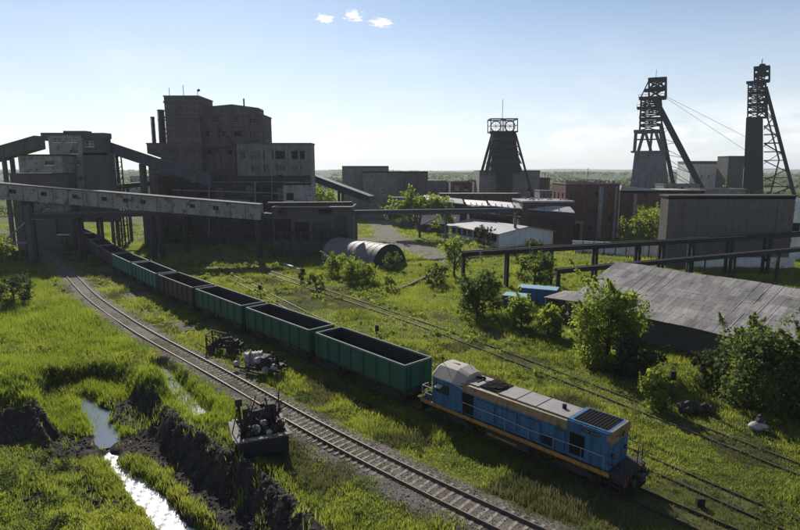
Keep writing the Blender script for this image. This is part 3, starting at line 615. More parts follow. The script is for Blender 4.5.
# long gallery in front
DG = 121.0
wins = [(a/262*1.0, b/262*1.0) for a, b in ((13, 20), (45, 52), (78, 81.5), (104, 111), (142, 147), (192, 198), (215, 221))]
off = 60
pl_, pr_ = at(-off, 193.5, DG), at(262, 219.5, DG+1)
sc = lambda u: (u+off)/(262+off)
gallery('long_gallery', 'long pale concrete conveyor gallery crossing over the wagon train', pl_, pr_, 3.2, 3.15, 'panel', 'tar', wins=[(sc(a), sc(b)) for a, b in ((14, 21), (45, 51), (76, 81), (105, 110), (126, 131), (143, 148), (192, 197), (215, 221))], sup=((sc(26), .6), (sc(258), .6)))
x, w_, h = H4(31, 62, 198, DG+1.8)
hall('gallery_room', 'pale panelled room hung beneath the left end of the long gallery', 'hanging room', x, DG+1.7, w_, 3, h, fr=OP(31, [(34, 38, 200, 205), (45, 49.5, 203.5, 209)], DG+1), wm='panel', z0=ZA(212, DG+1), zb=0, cornice=False)
m = thing('braced_post', 'tall concrete post with a diagonal strut, left foreground end of the pipe rack', 'post', (at(31, 240, 118).x, 118, hz(-80, 118)))
q = MB(); q.beam((0, 0, -.5), (0, 0, 12.0), 1.1, 1.1); q.build('post', 'dconcrete', m); q = MB(); q.beam((0, -.2, 9), (-9, 1.5, 2.5), .3); q.beam((0, -.1, 4.2), (-12, .5, 4.0), .3); q.beam((0, .2, 9.2), (2.8, .2, 9.2), .3); q.build('strut', 'panel', m)
# pipe rack under the gallery
def pipe_rack(label, pts, posts, r=.3, beamh=.4, z_drop=.0, n=2, mt='steel', postw=.4, dbl=()):
    R = thing('pipe_rack', label, 'pipe rack', pts[0]); o = Vector(pts[0]); m = MB()
    for k in range(n):
        for a, b in zip(pts[:-1], pts[1:]): m.tube(Vector(a)-o+Vector((0, k*.9, .55)), Vector(b)-o+Vector((0, k*.9, .55)), r, n=8)
    m.build('pipe', 'dtin', R); m = MB()
    for a, b in zip(pts[:-1], pts[1:]):
        for k in (-.3, 1.2): m.beam(Vector(a)-o+Vector((0, k, 0)), Vector(b)-o+Vector((0, k, 0)), .2, beamh)
    m.build('girder', mt, R)
    for P_ in posts:
        g = hz(P_[0], P_[1])-.3; m = MB()
        for dx in ((-.9, .9) if P_ in dbl else (0,)):
            for k in (-.3, 1.2): m.beam((P_[0]+dx-o.x, P_[1]+k-o.y, g-o.z), (P_[0]+dx-o.x, P_[1]+k-o.y, P_[2]-o.z), postw)
            m.beam((P_[0]+dx-o.x, P_[1]-.3-o.y, P_[2]-.5-o.z), (P_[0]+dx-o.x, P_[1]+1.2-o.y, P_[2]-.5-o.z), .3)
        m.build('post', mt, R)
    return R
DP = 122.0
L_ = lambda px, py, d: tuple(at(px, py, d))
pts = [L_(33, 217, 116), L_(155, 214.5, 121), L_(272, 217, 122)]
posts = [L_(78, 216.5, 118), L_(155, 214.5, 121), L_(98, 216, 124), L_(184, 217, 133), L_(213, 217, 141), L_(240, 216, 139)]
P155 = posts[1]; pipe_rack('black pipe rack on slender posts running beneath the long gallery', pts, posts, .35, .7, dbl=[P155], postw=.5)
pts = [L_(352, 214, 128), L_(445, 212.6, 135), L_(520, 211.5, 143)]
pipe_rack('long straight pipe bridge passing in front of the leafy tree, from portal to brick hall', pts, [L_(356, 214, 128), L_(446, 212.6, 135), L_(516, 211.5, 143)], .3, .45, mt='dtin', postw=.4)
# covered pipe gallery with pale roof, centre right
gl = thing('covered_walkway', 'elevated walkway roofed with pale sheets between the white building and the mine hall', 'walkway', at(424, 199, 178))
o = Vector(gl.location); segs = [((424, 197), (463, 201.2)), ((465, 201.8), (487, 203.2)), ((489, 202.8), (513, 205.0)), ((514, 205.2), (573, 209.5))]; ds = [178, 170, 162, 154, 145]
for i, (a, b) in enumerate(segs):
    A_, B_ = at(*a, ds[i])-o, at(*b, ds[i+1])-o; m = MB(); fa, fb = Vector((0, -2, -.85)), Vector((0, 2.4, .35)); m.prism([A_+fa, B_+fa, B_+fb, A_+fb], (0, 0, .18)); m.build('roof_panel', 'roofl2' if False else 'roofl', gl)
    m = MB(); dn = Vector((0, 0, -3.2)); m.beam(A_+dn, B_+dn, 3, .5); 
    for k in range(5): P_ = A_+(B_-A_)*k/4; m.beam(P_+Vector((0, -1.4, 0)), P_+Vector((0, -1.4, -3.2)), .2); m.beam(P_+Vector((0, 1.4, 0)), P_+Vector((0, 1.4, -3.2)), .2)
    m.beam(A_+Vector((0, -1.4, -2.0)), B_+Vector((0, -1.4, -2.0)), .2, 1.6); m.build('walkway_frame', 'steel', gl)
    m = MB(); P_ = B_; m.beam(P_+Vector((-.5, -1.2, -3.2)), (P_.x-.5, P_.y-1.2, -o.z-.5), .6); m.beam(P_+Vector((-.5, 1.2, -3.2)), (P_.x-.5, P_.y+1.2, -o.z-.5), .6); m.build('support_post', 'steel', gl)
m = MB(); m.tube(at(500, 213, 158)-o, at(568, 219, 154)-o, .35, n=8); m.build('lower_pipe', 'roofl', gl)
# black steel trestle, right middle
tr = thing('steel_trestle', 'black steel pipe trestle in front of the white wall and blockwork building', 'trestle', at(462, 253, 89)); o = Vector(tr.location)
A_, B_ = at(462, 254.5, 89), at(840, 232.5, 107)
m = MB()
for k in (0, 1.5): m.beam(A_-o+Vector((0, k, 0)), B_-o+Vector((0, k, 0)), .3, .75)
nseg = 44
for k in range(nseg+1): P_ = A_+(B_-A_)*k/nseg-o; m.beam(P_, P_+Vector((0, 1.5, 0)), .15)
m.build('top_girder', 'bsteel', tr)
def frac(px):
    lo, hi = 0., 1.
    for _ in range(40):
        mid = (lo+hi)/2; P_ = A_+(B_-A_)*mid
        if pix(*P_)[0] < px: lo = mid
        else: hi = mid
    return lo
for px in (464, 508, 552, 597, 640, 664, 694, 733, 771, 812):
    P_ = A_+(B_-A_)*frac(px); g = hz(P_.x, P_.y)-.3; m = MB()
    for k in (0, 1.5): m.beam((P_.x-o.x, P_.y+k-o.y, g-o.z), (P_.x-o.x, P_.y+k-o.y, P_.z-o.z), .45)
    m.build('post', 'bsteel', tr)
C_, D_ = at(557, 271.5, 82), at(825, 247.5, 100); m = MB(); m.beam(C_-o, D_-o, .35, .7); m.tube(C_-o+Vector((0, .8, .1)), D_-o+Vector((0, .8, .1)), .3, n=8); m.build('low_pipe_girder', 'bsteel', tr)
for f_ in (0.004, .45, .62, .8):
    P_ = C_+(D_-C_)*f_; m = MB(); m.beam((P_.x-o.x, P_.y-o.y, hz(P_.x, P_.y)-.3-o.z), P_-o, .55 if f_ < .1 else .4); m.build('post', 'bsteel', tr)
# blockwork building right
D3 = 112.0
x, w_, h = H4(669, 796, 196.5, D3)
e = hall('blockwork_building', 'large windowless grey blockwork building with a flat top, right middle', 'building', x, D3, w_, 3.4, h, wm='gbrick', cornice=False, par=.6)
m = MB(); m.box(-.25, w_+.25, -.25, 3.6, h-e.location.z-.02, h-e.location.z+.28); z = ZA(241, D3); m.box(-.1, w_+.1, -.1, -.003, z, z+.3); m.box(3, 3.4, -.15, -.003, 0, h-.6); m.box(w_-3.4, w_-3, -.15, -.003, 0, h-.6); m.build('roof_edge', 'gbrick', e)
m = MB(); m.box(5, w_+.4, -1.2, -.15, -.5, ZA(257, D3-1)); m.build('white_annex', 'white', e)
m = MB(); m.box(w_*.5, w_*.52, -1.25, -1.2, .3, 2.6); m.box(w_*.76, w_*.8, -1.25, -1.2, 1.4, 2.2); m.box(w_*.3, w_*.31, -1.25, -1.2, .2, 2.9); m.build('dark_opening', 'hole', e)
x = at(797, 196, 120).x; hall('white_side_building', 'bright white building edge at the right frame border behind the blockwork', 'building', x, 122, 14, 10, ZA(201, 121), fr=[(1, 3, 6, 8), (5, 7, 6, 8)], wm='white', rm='roofl')
# brick mine hall
D4 = 156.0
x, w_, h = H4(566, 620, 183, D4)
ops = [(570+k*8.6, 573+k*8.6, 192, 197) for k in (0, 1, 2, 3)]+[(570+k*8.6, 573+k*8.6, 208, 214) for k in (0, 1, 2, 3)]+[(609, 613, 216, 222), (609, 612, 192, 197), (570, 573, 226, 231), (590, 594, 226, 231)]
e = hall('brick_mine_hall', 'three storey dark red brick mine hall with rubble along its roof', 'brick building', x, D4, w_, 14, h, fr=OP(566, ops, D4), le=[(2, 3.4, 11, 13), (6, 7.4, 11, 13), (10, 11.4, 11, 13)], wm='brick', pm='concrete', frame='dconcrete', broken=.6)
m = MB()
for k in range(70):
    u = random.uniform(.3, w_-.5); v = random.uniform(.3, 6); s = random.uniform(.15, .5); m.beam((u, v, h-.2), (u+random.uniform(-1, 1), v+random.uniform(-.5, .5), h-.1+s), s*.8, s*.5)
tag(m.build('roof_rubble', 'concrete', e), kind='stuff')
for px in (601, 617): u = (px-566)/54*w_; m = MB(); m.box(u-.45, u+.75 if px < 610 else u+.2, -.22, -.003, -.5, h-1.2); m.build('pale_pilaster', 'tin', e)
m = MB(); u = .5*w_*0+(569-566)/54*w_; m.box(u, u+.8, -2, -.003, -.5, 4.5); m.box(u+3, u+3.8, -2, -.003, -.5, 4.5); m.box(u-.2, u+4, -2.2, -.003, 4.501, 5.2); m.build('porch', 'concrete', e)
x, w_, h = H4(620.5, 705, 191, D4+6)
e = hall('brick_wing', 'long dark brick wing with a pale sheet roof below the concrete headframe', 'brick building', x, D4+6, w_, 18, h, fr=OP(620.5, [(626, 630, 193, 197), (644, 648, 193, 197), (658, 662, 193, 197), (626, 630, 207, 212), (680, 684, 196, 200)], D4+6), wm='brick', rm='roofl', par=-.1, cornice=False, frame='dconcrete')
for px in (635, 664): u = (px-620.5)/84.5*w_; m = MB(); m.box(u-.4, u+.6, -.22, -.003, -.5, h-.8); m.build('pale_pilaster', 'tin', e)
m = MB(); m.prism([(-.2, -.3, h+.1), (w_+.2, -.3, h+.1), (w_+.2, -.3, h+.3), (-.2, -.3, h+.3)], (0, .6, 0)); m.prism([(0, .3, h+.12), (w_*.55, .3, h+.12), (w_*.02, .3, h+1.5)], (0, 16, 0)); m.build('roof_sheet', 'roofl', e)
x, w_, h = H4(523, 575, 201, D4-6)
e = hall('low_brick_hall', 'lower brick hall with pale window strips and a littered flat roof', 'brick building', x, D4-6, w_*.98, 14, h, fr=OP(523, [(529, 533, 206, 212), (537, 541, 206, 212), (552.5, 557, 213, 232), (545, 549, 206, 212)], D4-6), wm='brick', rm='roofl', pm='roofl', frame='tin', par=.1)
m = MB()
for k in range(40): u = random.uniform(1, w_-1); v = random.uniform(1, 12); s = random.uniform(.15, .4); m.beam((u, v, h), (u+.6, v, h+s), s, s*.5)
tag(m.build('roof_rubble', 'concrete', e), kind='stuff')
# low white wall and pale rubble
wl = thing('white_wall', 'long low whitewashed concrete wall before the brick mine hall', 'wall', (at(572, 250, 132).x, 132, 0)); a = at(572, 240.5, 132); b_ = at(672, 240.5, 124)
m = MB(); m.beam(Vector((0, 0, a.z/2)), Vector((b_.x-a.x, -8, a.z/2)), .3, a.z); m.build('wall_panels', 'white', wl)
m = MB()
for k in range(1, 9): P_ = Vector(((b_.x-a.x)*k/9, -8*k/9-.2, 0)); m.beam(P_, P_+Vector((0, 0, a.z+.15)), .25, .2)
m.build('wall_posts', 'concrete', wl)
# white long building with mono-pitch roof
wb = thing('white_storehouse', 'long white storehouse with a pale pitched roof and a strip of dark windows', 'storehouse', (0, 0, 0))
c0 = Vector((*G(499, 248), 0)); c1 = Vector((*G(448, 237), 0)); c2 = Vector((*G(551, 244), 0)); ax = (c1-c0); LN = ax.length; ax.normalize(); wn = Vector((-ax.y, ax.x, 0)); wn = wn if wn.dot(c2-c0) > 0 else -wn; WD = (c2-c0).dot(wn)
wb.location = c0; u2, n2 = (ax.x, ax.y), (wn.x, wn.y); e2 = (wn.x, wn.y); m = MB()
fo = [(1.2+k*LN/9, 1.2+k*LN/9+LN/9*.9, 1.5, 3.15) for k in range(8)]
WD = max(WD, 12); wallface(m, (0, 0), u2, LN, -.5, 3.5, fo, n2); q = [wn*0, wn*WD]
m.poly([wn*0+Vector((0, 0, -.5)), wn*WD+Vector((0, 0, -.5)), wn*WD+Vector((0, 0, 3.5)), wn*WD*.5+Vector((0, 0, 4.9)), Vector((0, 0, 3.5))])
m.poly([p_+ax*LN for p_ in (wn*0+Vector((0, 0, -.5)), wn*WD+Vector((0, 0, -.5)), wn*WD+Vector((0, 0, 3.5)), wn*WD*.5+Vector((0, 0, 4.9)), Vector((0, 0, 3.5)))]); m.poly([wn*WD+Vector((0, 0, -.5)), wn*WD+ax*LN+Vector((0, 0, -.5)), wn*WD+ax*LN+Vector((0, 0, 3.5)), wn*WD+Vector((0, 0, 3.5))])
m.build('wall', 'white', wb); windows(wb, (0, 0), u2, n2, fo, 'dconcrete', broken=.8)
m = MB(); ri_ = wn*WD*.5+Vector((0, 0, 5.0))
for s, ev in ((0, -wn*.7+Vector((0, 0, 3.42))), (1, wn*(WD+.5)+Vector((0, 0, 3.45)))): m.prism([ev-ax*.5, ri_-ax*.5, ri_+ax*(LN+.5), ev+ax*(LN+.5)], (0, 0, .15))
m.build('roof', 'roofl', wb); HULLS.append((c0.x+ax.x*LN/2, c0.y+ax.y*LN/2+5, 9))
# brick hut
def gable_house(name, label, cat, P0, ax, L3, W3, h, rh, wm, rm, ops=(), over=.5, frame='white'):
    r = thing(name, label, cat, (P0[0], P0[1], hz(P0[0], P0[1]))); ax = Vector((*ax, 0)).normalized(); wn = Vector((-ax.y, ax.x, 0)); m = MB(); Z = Vector((0, 0, 1))
    wallface(m, (0, 0), (ax.x, ax.y), L3, -.6, h, ops, (wn.x, wn.y)); m.poly([wn*W3-Z*.6, wn*W3+ax*L3-Z*.6, wn*W3+ax*L3+Z*h, wn*W3+Z*h])
    for k in (0, L3): m.poly([ax*k-Z*.6, ax*k+wn*W3-Z*.6, ax*k+wn*W3+Z*h, ax*k+wn*W3/2+Z*(h+rh), ax*k+Z*h])
    m.build('wall', wm, r); m = MB(); rd = wn*W3/2+Z*(h+rh+.02)
    sl_ = rh/(W3/2)*over
    for ev in (-wn*over+Z*(h-sl_), wn*(W3+over)+Z*(h-sl_)): m.prism([ev-ax*over, rd-ax*over, rd+ax*(L3+over), ev+ax*(L3+over)], (0, 0, .12))
    m.build('roof', rm, r); windows(r, (0, 0), (ax.x, ax.y), (wn.x, wn.y), ops, frame); return r
a = G(421, 233); b_ = G(462, 232)
gable_house('brick_hut', 'small old brick hut with a grey pitched roof behind the leafy tree row', 'hut', a, (b_-a), np.linalg.norm(b_-a), 8, 3.0, 2.2, 'brick', 'tin', ops=[(2, 3.2, 1.2, 2.3), (6, 7.2, 1.2, 2.3)]); HULLS.append(((a[0]+b_[0])/2, a[1]+4, 7))
# flat-roofed block in the centre distance
D5 = 232.0
x, w_, h = H4(342, 388, 166, D5); hall('flat_roofed_block', 'taller tan flat-roofed block, left half of the pair in the centre distance', 'building', x, D5, w_, 16, h, fr=OP(342, [(376, 381, 178, 182)], D5), wm='concrete', cornice=False)
x, w_, h = H4(363, 404, 171.5, D5-5); hall('flat_roofed_block', 'lower tan block with a dark doorway joined before the taller flat-roofed one', 'building', x, D5-5, w_, 14, h, fr=OP(363, [(381, 385, 188, 195), (370, 373, 178, 181)], D5-5), wm='concrete', cornice=False)
x, w_, h = H4(404, 428, 171.5, D5-10); hall('flat_roofed_block', 'darker rightmost cube of the tan flat-roofed blocks', 'building', x, D5-10, w_, 16, h, wm='dconcrete', cornice=False)  # built in the darker concrete, unlike its two neighbours
x, w_, h = H4(428, 448, 181, D5+5); hall('grey_shed', 'grey low shed between the tan blocks and the red hall', 'shed', x, D5+5, w_, 10, h, wm='concrete', rm='roofl')
x, w_, h = H4(449, 474, 182, D5); e = hall('red_hall', 'small faded red hall with white corner posts in the centre distance', 'hall', x, D5, w_, 12, h, fr=OP(449, [(455, 459, 186, 190), (464, 468, 186, 190)], D5), wm='brick', rm='tar')
for u in (.3, w_-.3): m = MB(); m.box(u-.4, u+.4, -.2, -.003, -.5, h); m.build('corner_post', 'white', e)
for (pa, pb, yt, dp, mt_, lab) in ((440, 521, 193.5, 205, 'brick', 'long low dark brick storehouse behind the covered walkway'), (392, 440, 197.5, 196, 'concrete', 'low grey store hidden behind the wide bright tree crowns'), (540, 572, 190.5, 200, 'concrete', 'low grey annex filling the gap left of the brick mine hall'), (468, 482, 180, 262, 'concrete', 'small grey cube left of the central headframe block'), (664, 700, 184, 236, 'concrete', 'long low grey shed under the slanted legs of the concrete headframe')):
    x, w_, h = H4(pa, pb, yt, dp); hall('low_store', lab, 'store building', x, dp, w_, 8, h, fr=OP(pa, [(pa+k, pa+k+2.2, yt+3, yt+6) for k in range(3, int(pb-pa)-3, 7)], dp), wm=mt_, rm='roofl' if mt_ == 'brick' else 'tar', par=.1, broken=.6, frame='concrete')
x, w_, h = H4(470, 519, 206.5, 168); hall('pipe_shed', 'narrow pale-roofed shed directly behind the white storehouse', 'shed', x, 168, w_, 7, h, fr=OP(470, [(474+k*6, 477+k*6, 211, 215) for k in range(7)], 168), wm='brick', rm='roofl', par=-.05, cornice=False)
# headframe A (centre)
DA = 250.0
x, w_, h = H4(479.5, 540, 170.5, DA)
hall('headframe_base_building', 'square tan concrete block around the foot of the central headframe', 'building', x, DA, w_, 18, h, fr=OP(479.5, [(489, 492, 177, 181), (528, 531, 188, 192)], DA), wm='concrete', cornice=False, par=.8)
Y = DA-1.5; ha = thing('mine_headframe', 'dark clad tapering headframe with two open sheave cages, centre of the skyline', 'headframe', (at(505, 170, Y).x, Y, 0)); o = Vector(ha.location)
def ringpts(px0, px1, py, dy0, dy1): a = at(px0, py, Y)-o; b_ = at(px1, py, Y)-o; return [(a.x, dy0, a.z), (b_.x, dy0, a.z), (b_.x, dy1, a.z), (a.x, dy1, a.z)]
m = MB(); st = [ringpts(498, 511, 205, -1.5, 1), ringpts(497, 512, 172.3, -1.5, 10), ringpts(490.3, 520, 172, -1.5, 10), ringpts(491, 519.3, 163, -1, 10), ringpts(494.5, 516, 135, 1.5, 8), ringpts(492.5, 517, 131.5, .5, 9)]
for a, b_ in zip(st[:-1], st[1:]): m.hexa(a+b_)
m.build('clad_tower', 'bsteel', ha)
m = MB()
for py in (140, 147, 155, 163, 171):
    k = np.interp(py, [135, 163, 172], [494, 490.5, 489.5]); k2 = np.interp(py, [135, 163, 172], [516.5, 519.8, 520.5]); a, b_ = ringpts(k, k2, py, -1.4, 9), ringpts(k, k2, py-.9, -1.4, 9); m.hexa(a+b_)
for k in range(10):
    a = at(492+k*.25 if k < 5 else 516.5+k*.2, 136+k*3, Y)-o; m.beam(a+Vector((0, -1, 0)), a+Vector((1.5 if k % 2 else -1.5, -1, -3)), .3)
a, b_ = ringpts(489, 521, 163.5, -2, 10), ringpts(491, 519, 160.5, -1.6, 9.5); m.hexa(a+b_)
m.build('platform_band', 'steel', ha)
for (p0, p1) in ((491, 504), (506, 517.8)):
    m = MB(); a, b_ = ringpts(p0, p1, 131.5, .5, 9), ringpts(p0, p1, 118.8, .5, 9)
    for j in range(4):
        m.beam(a[j], b_[j], .35); m.beam(b_[j], b_[(j+1) % 4], .5); m.beam(a[j], a[(j+1) % 4], .5); c = [(Vector(a[j])*.5+Vector(b_[j])*.5), (Vector(a[(j+1) % 4])*.5+Vector(b_[(j+1) % 4])*.5)]; m.beam(c[0], c[1], .15)
    cg = m.build('sheave_cage', 'bsteel', ha); ctr = (Vector(a[0])+Vector(a[2]))/2+Vector((0, 0, 2.5)); m = MB(); m.v = []; 
    pts_ = [ctr+Vector((2.2*math.cos(t), 0, 2.2*math.sin(t))) for t in np.linspace(0, 2*math.pi, 21)]; m.path(pts_, [.22]*21, 6)
    for t in np.linspace(0, math.pi, 5)[:-1]: m.beam(ctr+Vector((2.2*math.cos(t), 0, 2.2*math.sin(t))), ctr-Vector((2.2*math.cos(t), 0, 2.2*math.sin(t))), .12)
    m.build('sheave_wheel', 'bsteel', cg)
for (p, q) in (((495, 134), (484.5, 175)), ((515.5, 134), (532, 200))):
    for dy in (0, 8): m = MB(); a, b_ = at(*p, Y)-o, at(*q, Y)-o; m.beam(a+Vector((0, dy, 0)), b_+Vector((0, dy-3 if dy == 0 else dy+3, 0)), 1.2, .8); m.build('leg', 'bsteel', ha)
m = MB(); a = at(504, 118, Y)-o; m.beam(a+Vector((0, 4, 0)), a+Vector((0, 4, 8.2)), .18); m.build('antenna', 'steel', ha)
# headframe B
DB_ = 262.0; Y = DB_; hb = thing('mine_headframe', 'tall lattice headframe on a grey concrete tower with long slanted legs', 'headframe', (at(650, 170, Y).x, Y, 0)); o = Vector(hb.location)
m = MB(); st = [ringpts(630.3, 668.5, 186, -2, 16), ringpts(634.5, 665, 151.5, 0, 13)]; m.hexa(st[0]+st[1]); a, b_ = ringpts(630.5, 669, 152, -1, 14), ringpts(630.5, 669, 150.8, -1, 14); m.hexa(a+b_); g0 = [(p_[0], p_[1], -1) for p_ in st[0]]; m.hexa(g0+st[0]); M['bconc'] = mat('blue_grey_concrete', (.17, .18, .19), .9, c2=(.10, .105, .115), scale=.3, amt=1, streak=.6); m.build('concrete_tower', 'bconc', hb)
m = MB()
for dy in (0, 12):
    for (p, q) in (((634, 151), (635.5, 131)), ((664, 151), (660.5, 131)), ((638, 151), (643.5, 132)), ((651, 151), (645.5, 132)), ((650, 151), (652, 132)), ((662, 151), (656, 132))): m.beam(at(*p, Y)-o+Vector((0, dy, 0)), at(*q, Y)-o+Vector((0, dy, 0)), 1.5, 1.2)
a, b_ = ringpts(633.5, 662, 132, -.5, 12.5), ringpts(633.5, 662, 129.5, -.5, 12.5); m.hexa(a+b_)
for py in (140,): a, b_ = ringpts(634.5, 662.5, py, 0, 1), ringpts(634.5, 662.5, py-1.3, 0, 1); m.hexa(a+b_)
m.build('concrete_portal', 'dconcrete', hb)
m = MB()
def lat(pa, pb, n, w, wb, dy=(1, 10)):
    w *= 1.3; wb *= 1.5
    (l0, r0, y0), (l1, r1, y1) = pa, pb
    def c(t):
        l, r, py = l0+(l1-l0)*t, r0+(r1-r0)*t, y0+(y1-y0)*t; return ringpts(l, r, py, dy[0], dy[1])
    tower_lattice(m, c, 0, 0, n, w, wb)
lat((639.5, 662, 130), (641, 661, 97), 6, .55, .3)
lat((649, 666, 97), (649, 666, 78), 2, .7, .45); 
for py, l, r in ((97, 638.5, 664), (107, 636.5, 662), (118, 639, 664), (78.5, 648, 667), (89, 644, 664)): a, b_ = ringpts(l, r, py, 0, 11), ringpts(l, r, py-.9, 0, 11); m.hexa(a+b_)
for py, l, r in ((97, 638.5, 664), (107, 636.5, 662), (118, 639, 664)):
    for k in range(8): P_ = at(l+(r-l)*k/7, py, Y)-o; m.beam(P_, P_+Vector((0, 0, 1.3)), .14)
    a, b_ = at(l, py-3, Y)-o, at(r, py-3, Y)-o; m.beam(a, b_, .16)
m.beam(at(649, 80, Y)-o, at(640, 98, Y)-o, .5); m.build('lattice_tower', 'bsteel', hb)
for py, px in ((103, 655), (86, 657)):
    m = MB(); ctr = at(px, py, Y)-o+Vector((0, 5, 0)); pts_ = [ctr+Vector((2.6*math.cos(t), 0, 2.6*math.sin(t))) for t in np.linspace(0, 2*math.pi, 25)]; m.path(pts_, [.3]*25, 6)
    for t in np.linspace(0, math.pi, 6)[:-1]: m.beam(ctr+Vector((2.6*math.cos(t), 0, 2.6*math.sin(t))), ctr-Vector((2.6*math.cos(t), 0, 2.6*math.sin(t))), .15)
    m.build('sheave_wheel', 'bsteel', hb)
for dy in (1, 10):
    m = MB(); m.beam(at(654.5, 97, Y)-o+Vector((0, dy, 0)), at(704.5, 196, Y)-o+Vector((0, dy, 0)), 1.7, 2.2); m.build('inclined_leg', 'bsteel', hb)
    m = MB(); m.beam(at(661, 124, Y)-o+Vector((0, dy, 0)), at(674.5, 190, Y)-o+Vector((0, dy, 0)), 1.5, 1.6); m.build('inclined_leg', 'bsteel', hb)
m = MB(); L0 = lambda t, dy: at(655+(704.5-655)*t, 98+(196-98)*t, Y)-o+Vector((0, dy, 0)); L1 = lambda t, dy: at(661+(13.5)*t, 124+66*t, Y)-o+Vector((0, dy, 0))
for k in range(9):
    t = .3+.08*k; m.beam(L0(t, 1), L0(t, 10), .4)
    if k % 2 == 0: m.beam(L0(t, 1), L0(t+.08, 10), .2); m.beam(L0(t, 10), L1(max(0, t-.25), 10), .22); m.beam(L0(t, 1), L1(max(0, t-.15), 1), .22)
m.build('leg_bracing', 'bsteel', hb)
m = MB(); a = at(656, 78, Y)-o; m.beam(a+Vector((0, 5, 0)), a+Vector((0, 5, 4.2)), .2); m.build('antenna', 'steel', hb)
m = MB()
for dx, q in ((0, (741, 158)), (.0, (716, 158))): m.tube(at(665 if q[0] > 730 else 663, 95, Y)-o+Vector((0, 5, 0)), at(*q, 300)-o, .07, n=5, cap=False)
m.build('winding_rope', 'steel', hb)
# headframe C
Y = 246.0; hc = thing('mine_headframe', 'tallest headframe, black clad shaft tower topped by lattice, far right', 'headframe', (at(756, 170, Y).x, Y, 0)); o = Vector(hc.location)
m = MB(); st = [ringpts(741.8, 764, 205, -2, 8), ringpts(743, 763.2, 187, -1.5, 8), ringpts(746, 763, 117, 0, 7)]; m.hexa(st[0]+st[1]); m.hexa(st[1]+st[2]); m.build('clad_tower', 'bsteel', hc)
m = MB(); lat((747.5, 765.5, 117), (748.2, 765.5, 82), 6, .45, .25, (.5, 6.5)); lat((754.5, 769.5, 80), (754.5, 769.5, 67), 2, .6, .4, (1, 6)); lat((757.5, 767.5, 117), (757.5, 765.5, 82), 4, .6, .3, (2, 5))
for py, l, r in ((92, 748, 768), (81, 746, 769), (104, 747.5, 766), (66.5, 753.5, 770)): a, b_ = ringpts(l, r, py, 0, 7), ringpts(l, r, py-1, 0, 7); m.hexa(a+b_)
m.build('lattice_tower', 'bsteel', hc)
m = MB(); a, b_ = ringpts(758, 767, 66.5, 2, 5), ringpts(760, 765, 62.5, 2.5, 4.5); m.hexa(a+b_); a = at(762, 63, Y)-o; m.beam(a+Vector((0, 3, 0)), a+Vector((0, 3, 2.2)), .35); m.build('finial', 'bsteel', hc)
for py, px in ((86, 757), (74, 761)):
    m = MB(); ctr = at(px, py, Y)-o+Vector((0, 3.5, 0)); pts_ = [ctr+Vector((2.0*math.cos(t), 0, 2.0*math.sin(t))) for t in np.linspace(0, 2*math.pi, 21)]; m.path(pts_, [.25]*21, 6)
    for t in np.linspace(0, math.pi, 6)[:-1]: m.beam(ctr+Vector((2*math.cos(t), 0, 2*math.sin(t))), ctr-Vector((2*math.cos(t), 0, 2*math.sin(t))), .14)
    m.build('sheave_wheel', 'bsteel', hc)
for dy in (0, 7): m = MB(); m.beam(at(766, 87, Y)-o+Vector((0, dy, 0)), at(793.5, 195, Y)-o+Vector((0, dy*1.1, 0)), 1.1, 1.3); m.build('inclined_leg', 'bsteel', hc)
m = MB(); LG = lambda t, dy: at(766+27.5*t, 87+108*t, Y)-o+Vector((0, dy, 0)); TW = lambda t, dy: at(763.8, 87+108*t, Y)-o+Vector((0, dy, 0))
for k, t in enumerate((.12, .2, .28, .36, .44, .52, .6, .68, .76, .84, .92)):
    for dy in (0, 7): m.beam(TW(t, dy), LG(t, dy), .28); m.beam(TW(t, dy) if k % 2 else LG(t, dy), LG(t+.11, dy) if k % 2 else TW(t+.11, dy), .28)
    m.beam(LG(t, 0), LG(t, 7), .3)
for dy in (0, 7): m.beam(at(765, 108, Y)-o+Vector((0, dy, 0)), at(779, 160, Y)-o+Vector((0, dy, 0)), .45); m.beam(at(779, 160, Y)-o+Vector((0, dy, 0)), at(770, 195, Y)-o+Vector((0, dy, 0)), .45)
m.build('leg_bracing', 'bsteel', hc)
for q_ in (hb, hc):
    a_ = math.atan2(q_.location.x, q_.location.y); q_.rotation_euler = (0, 0, -a_); q_.scale = (math.cos(a_), 1, 1)
# winding houses between headframes
x, w_, h = H4(691, 719.5, 163, 300); e = hall('winding_house', 'white cubic winding house between the two tall headframes', 'winding house', x, 300, w_, 14, h, wm='white', rm='roofl', cornice=False, fr=OP(691, [(695, 697, 175, 179), (702, 704, 175, 179), (709, 711, 175, 179)], 300)); m = MB(); b0 = e.location.z; m.box(-.3, w_+.3, -.3, 14, h-b0, h-b0+1.0); m.build('roof_band', 'tin', e)
x, w_, h = H4(729, 745, 156, 285); hall('hoist_tower', 'narrow grey hoist tower block directly left of the clad shaft tower', 'tower', x, 285, w_, 10, h, wm='dconcrete')
x, w_, h = H4(542, 566, 178, 268); hall('distant_brick_hall', 'distant brown hall half hidden by shrubs, left of the brick mine hall', 'building', x, 275, w_*.5, 14, h, wm='brick', rm='tar')
x, w_, h = H4(700, 746, 189, 190); hall('pump_house', 'low grey pump house tucked behind the blockwork building top', 'building', x, 190, w_, 10, h, wm='concrete', rm='roofl')
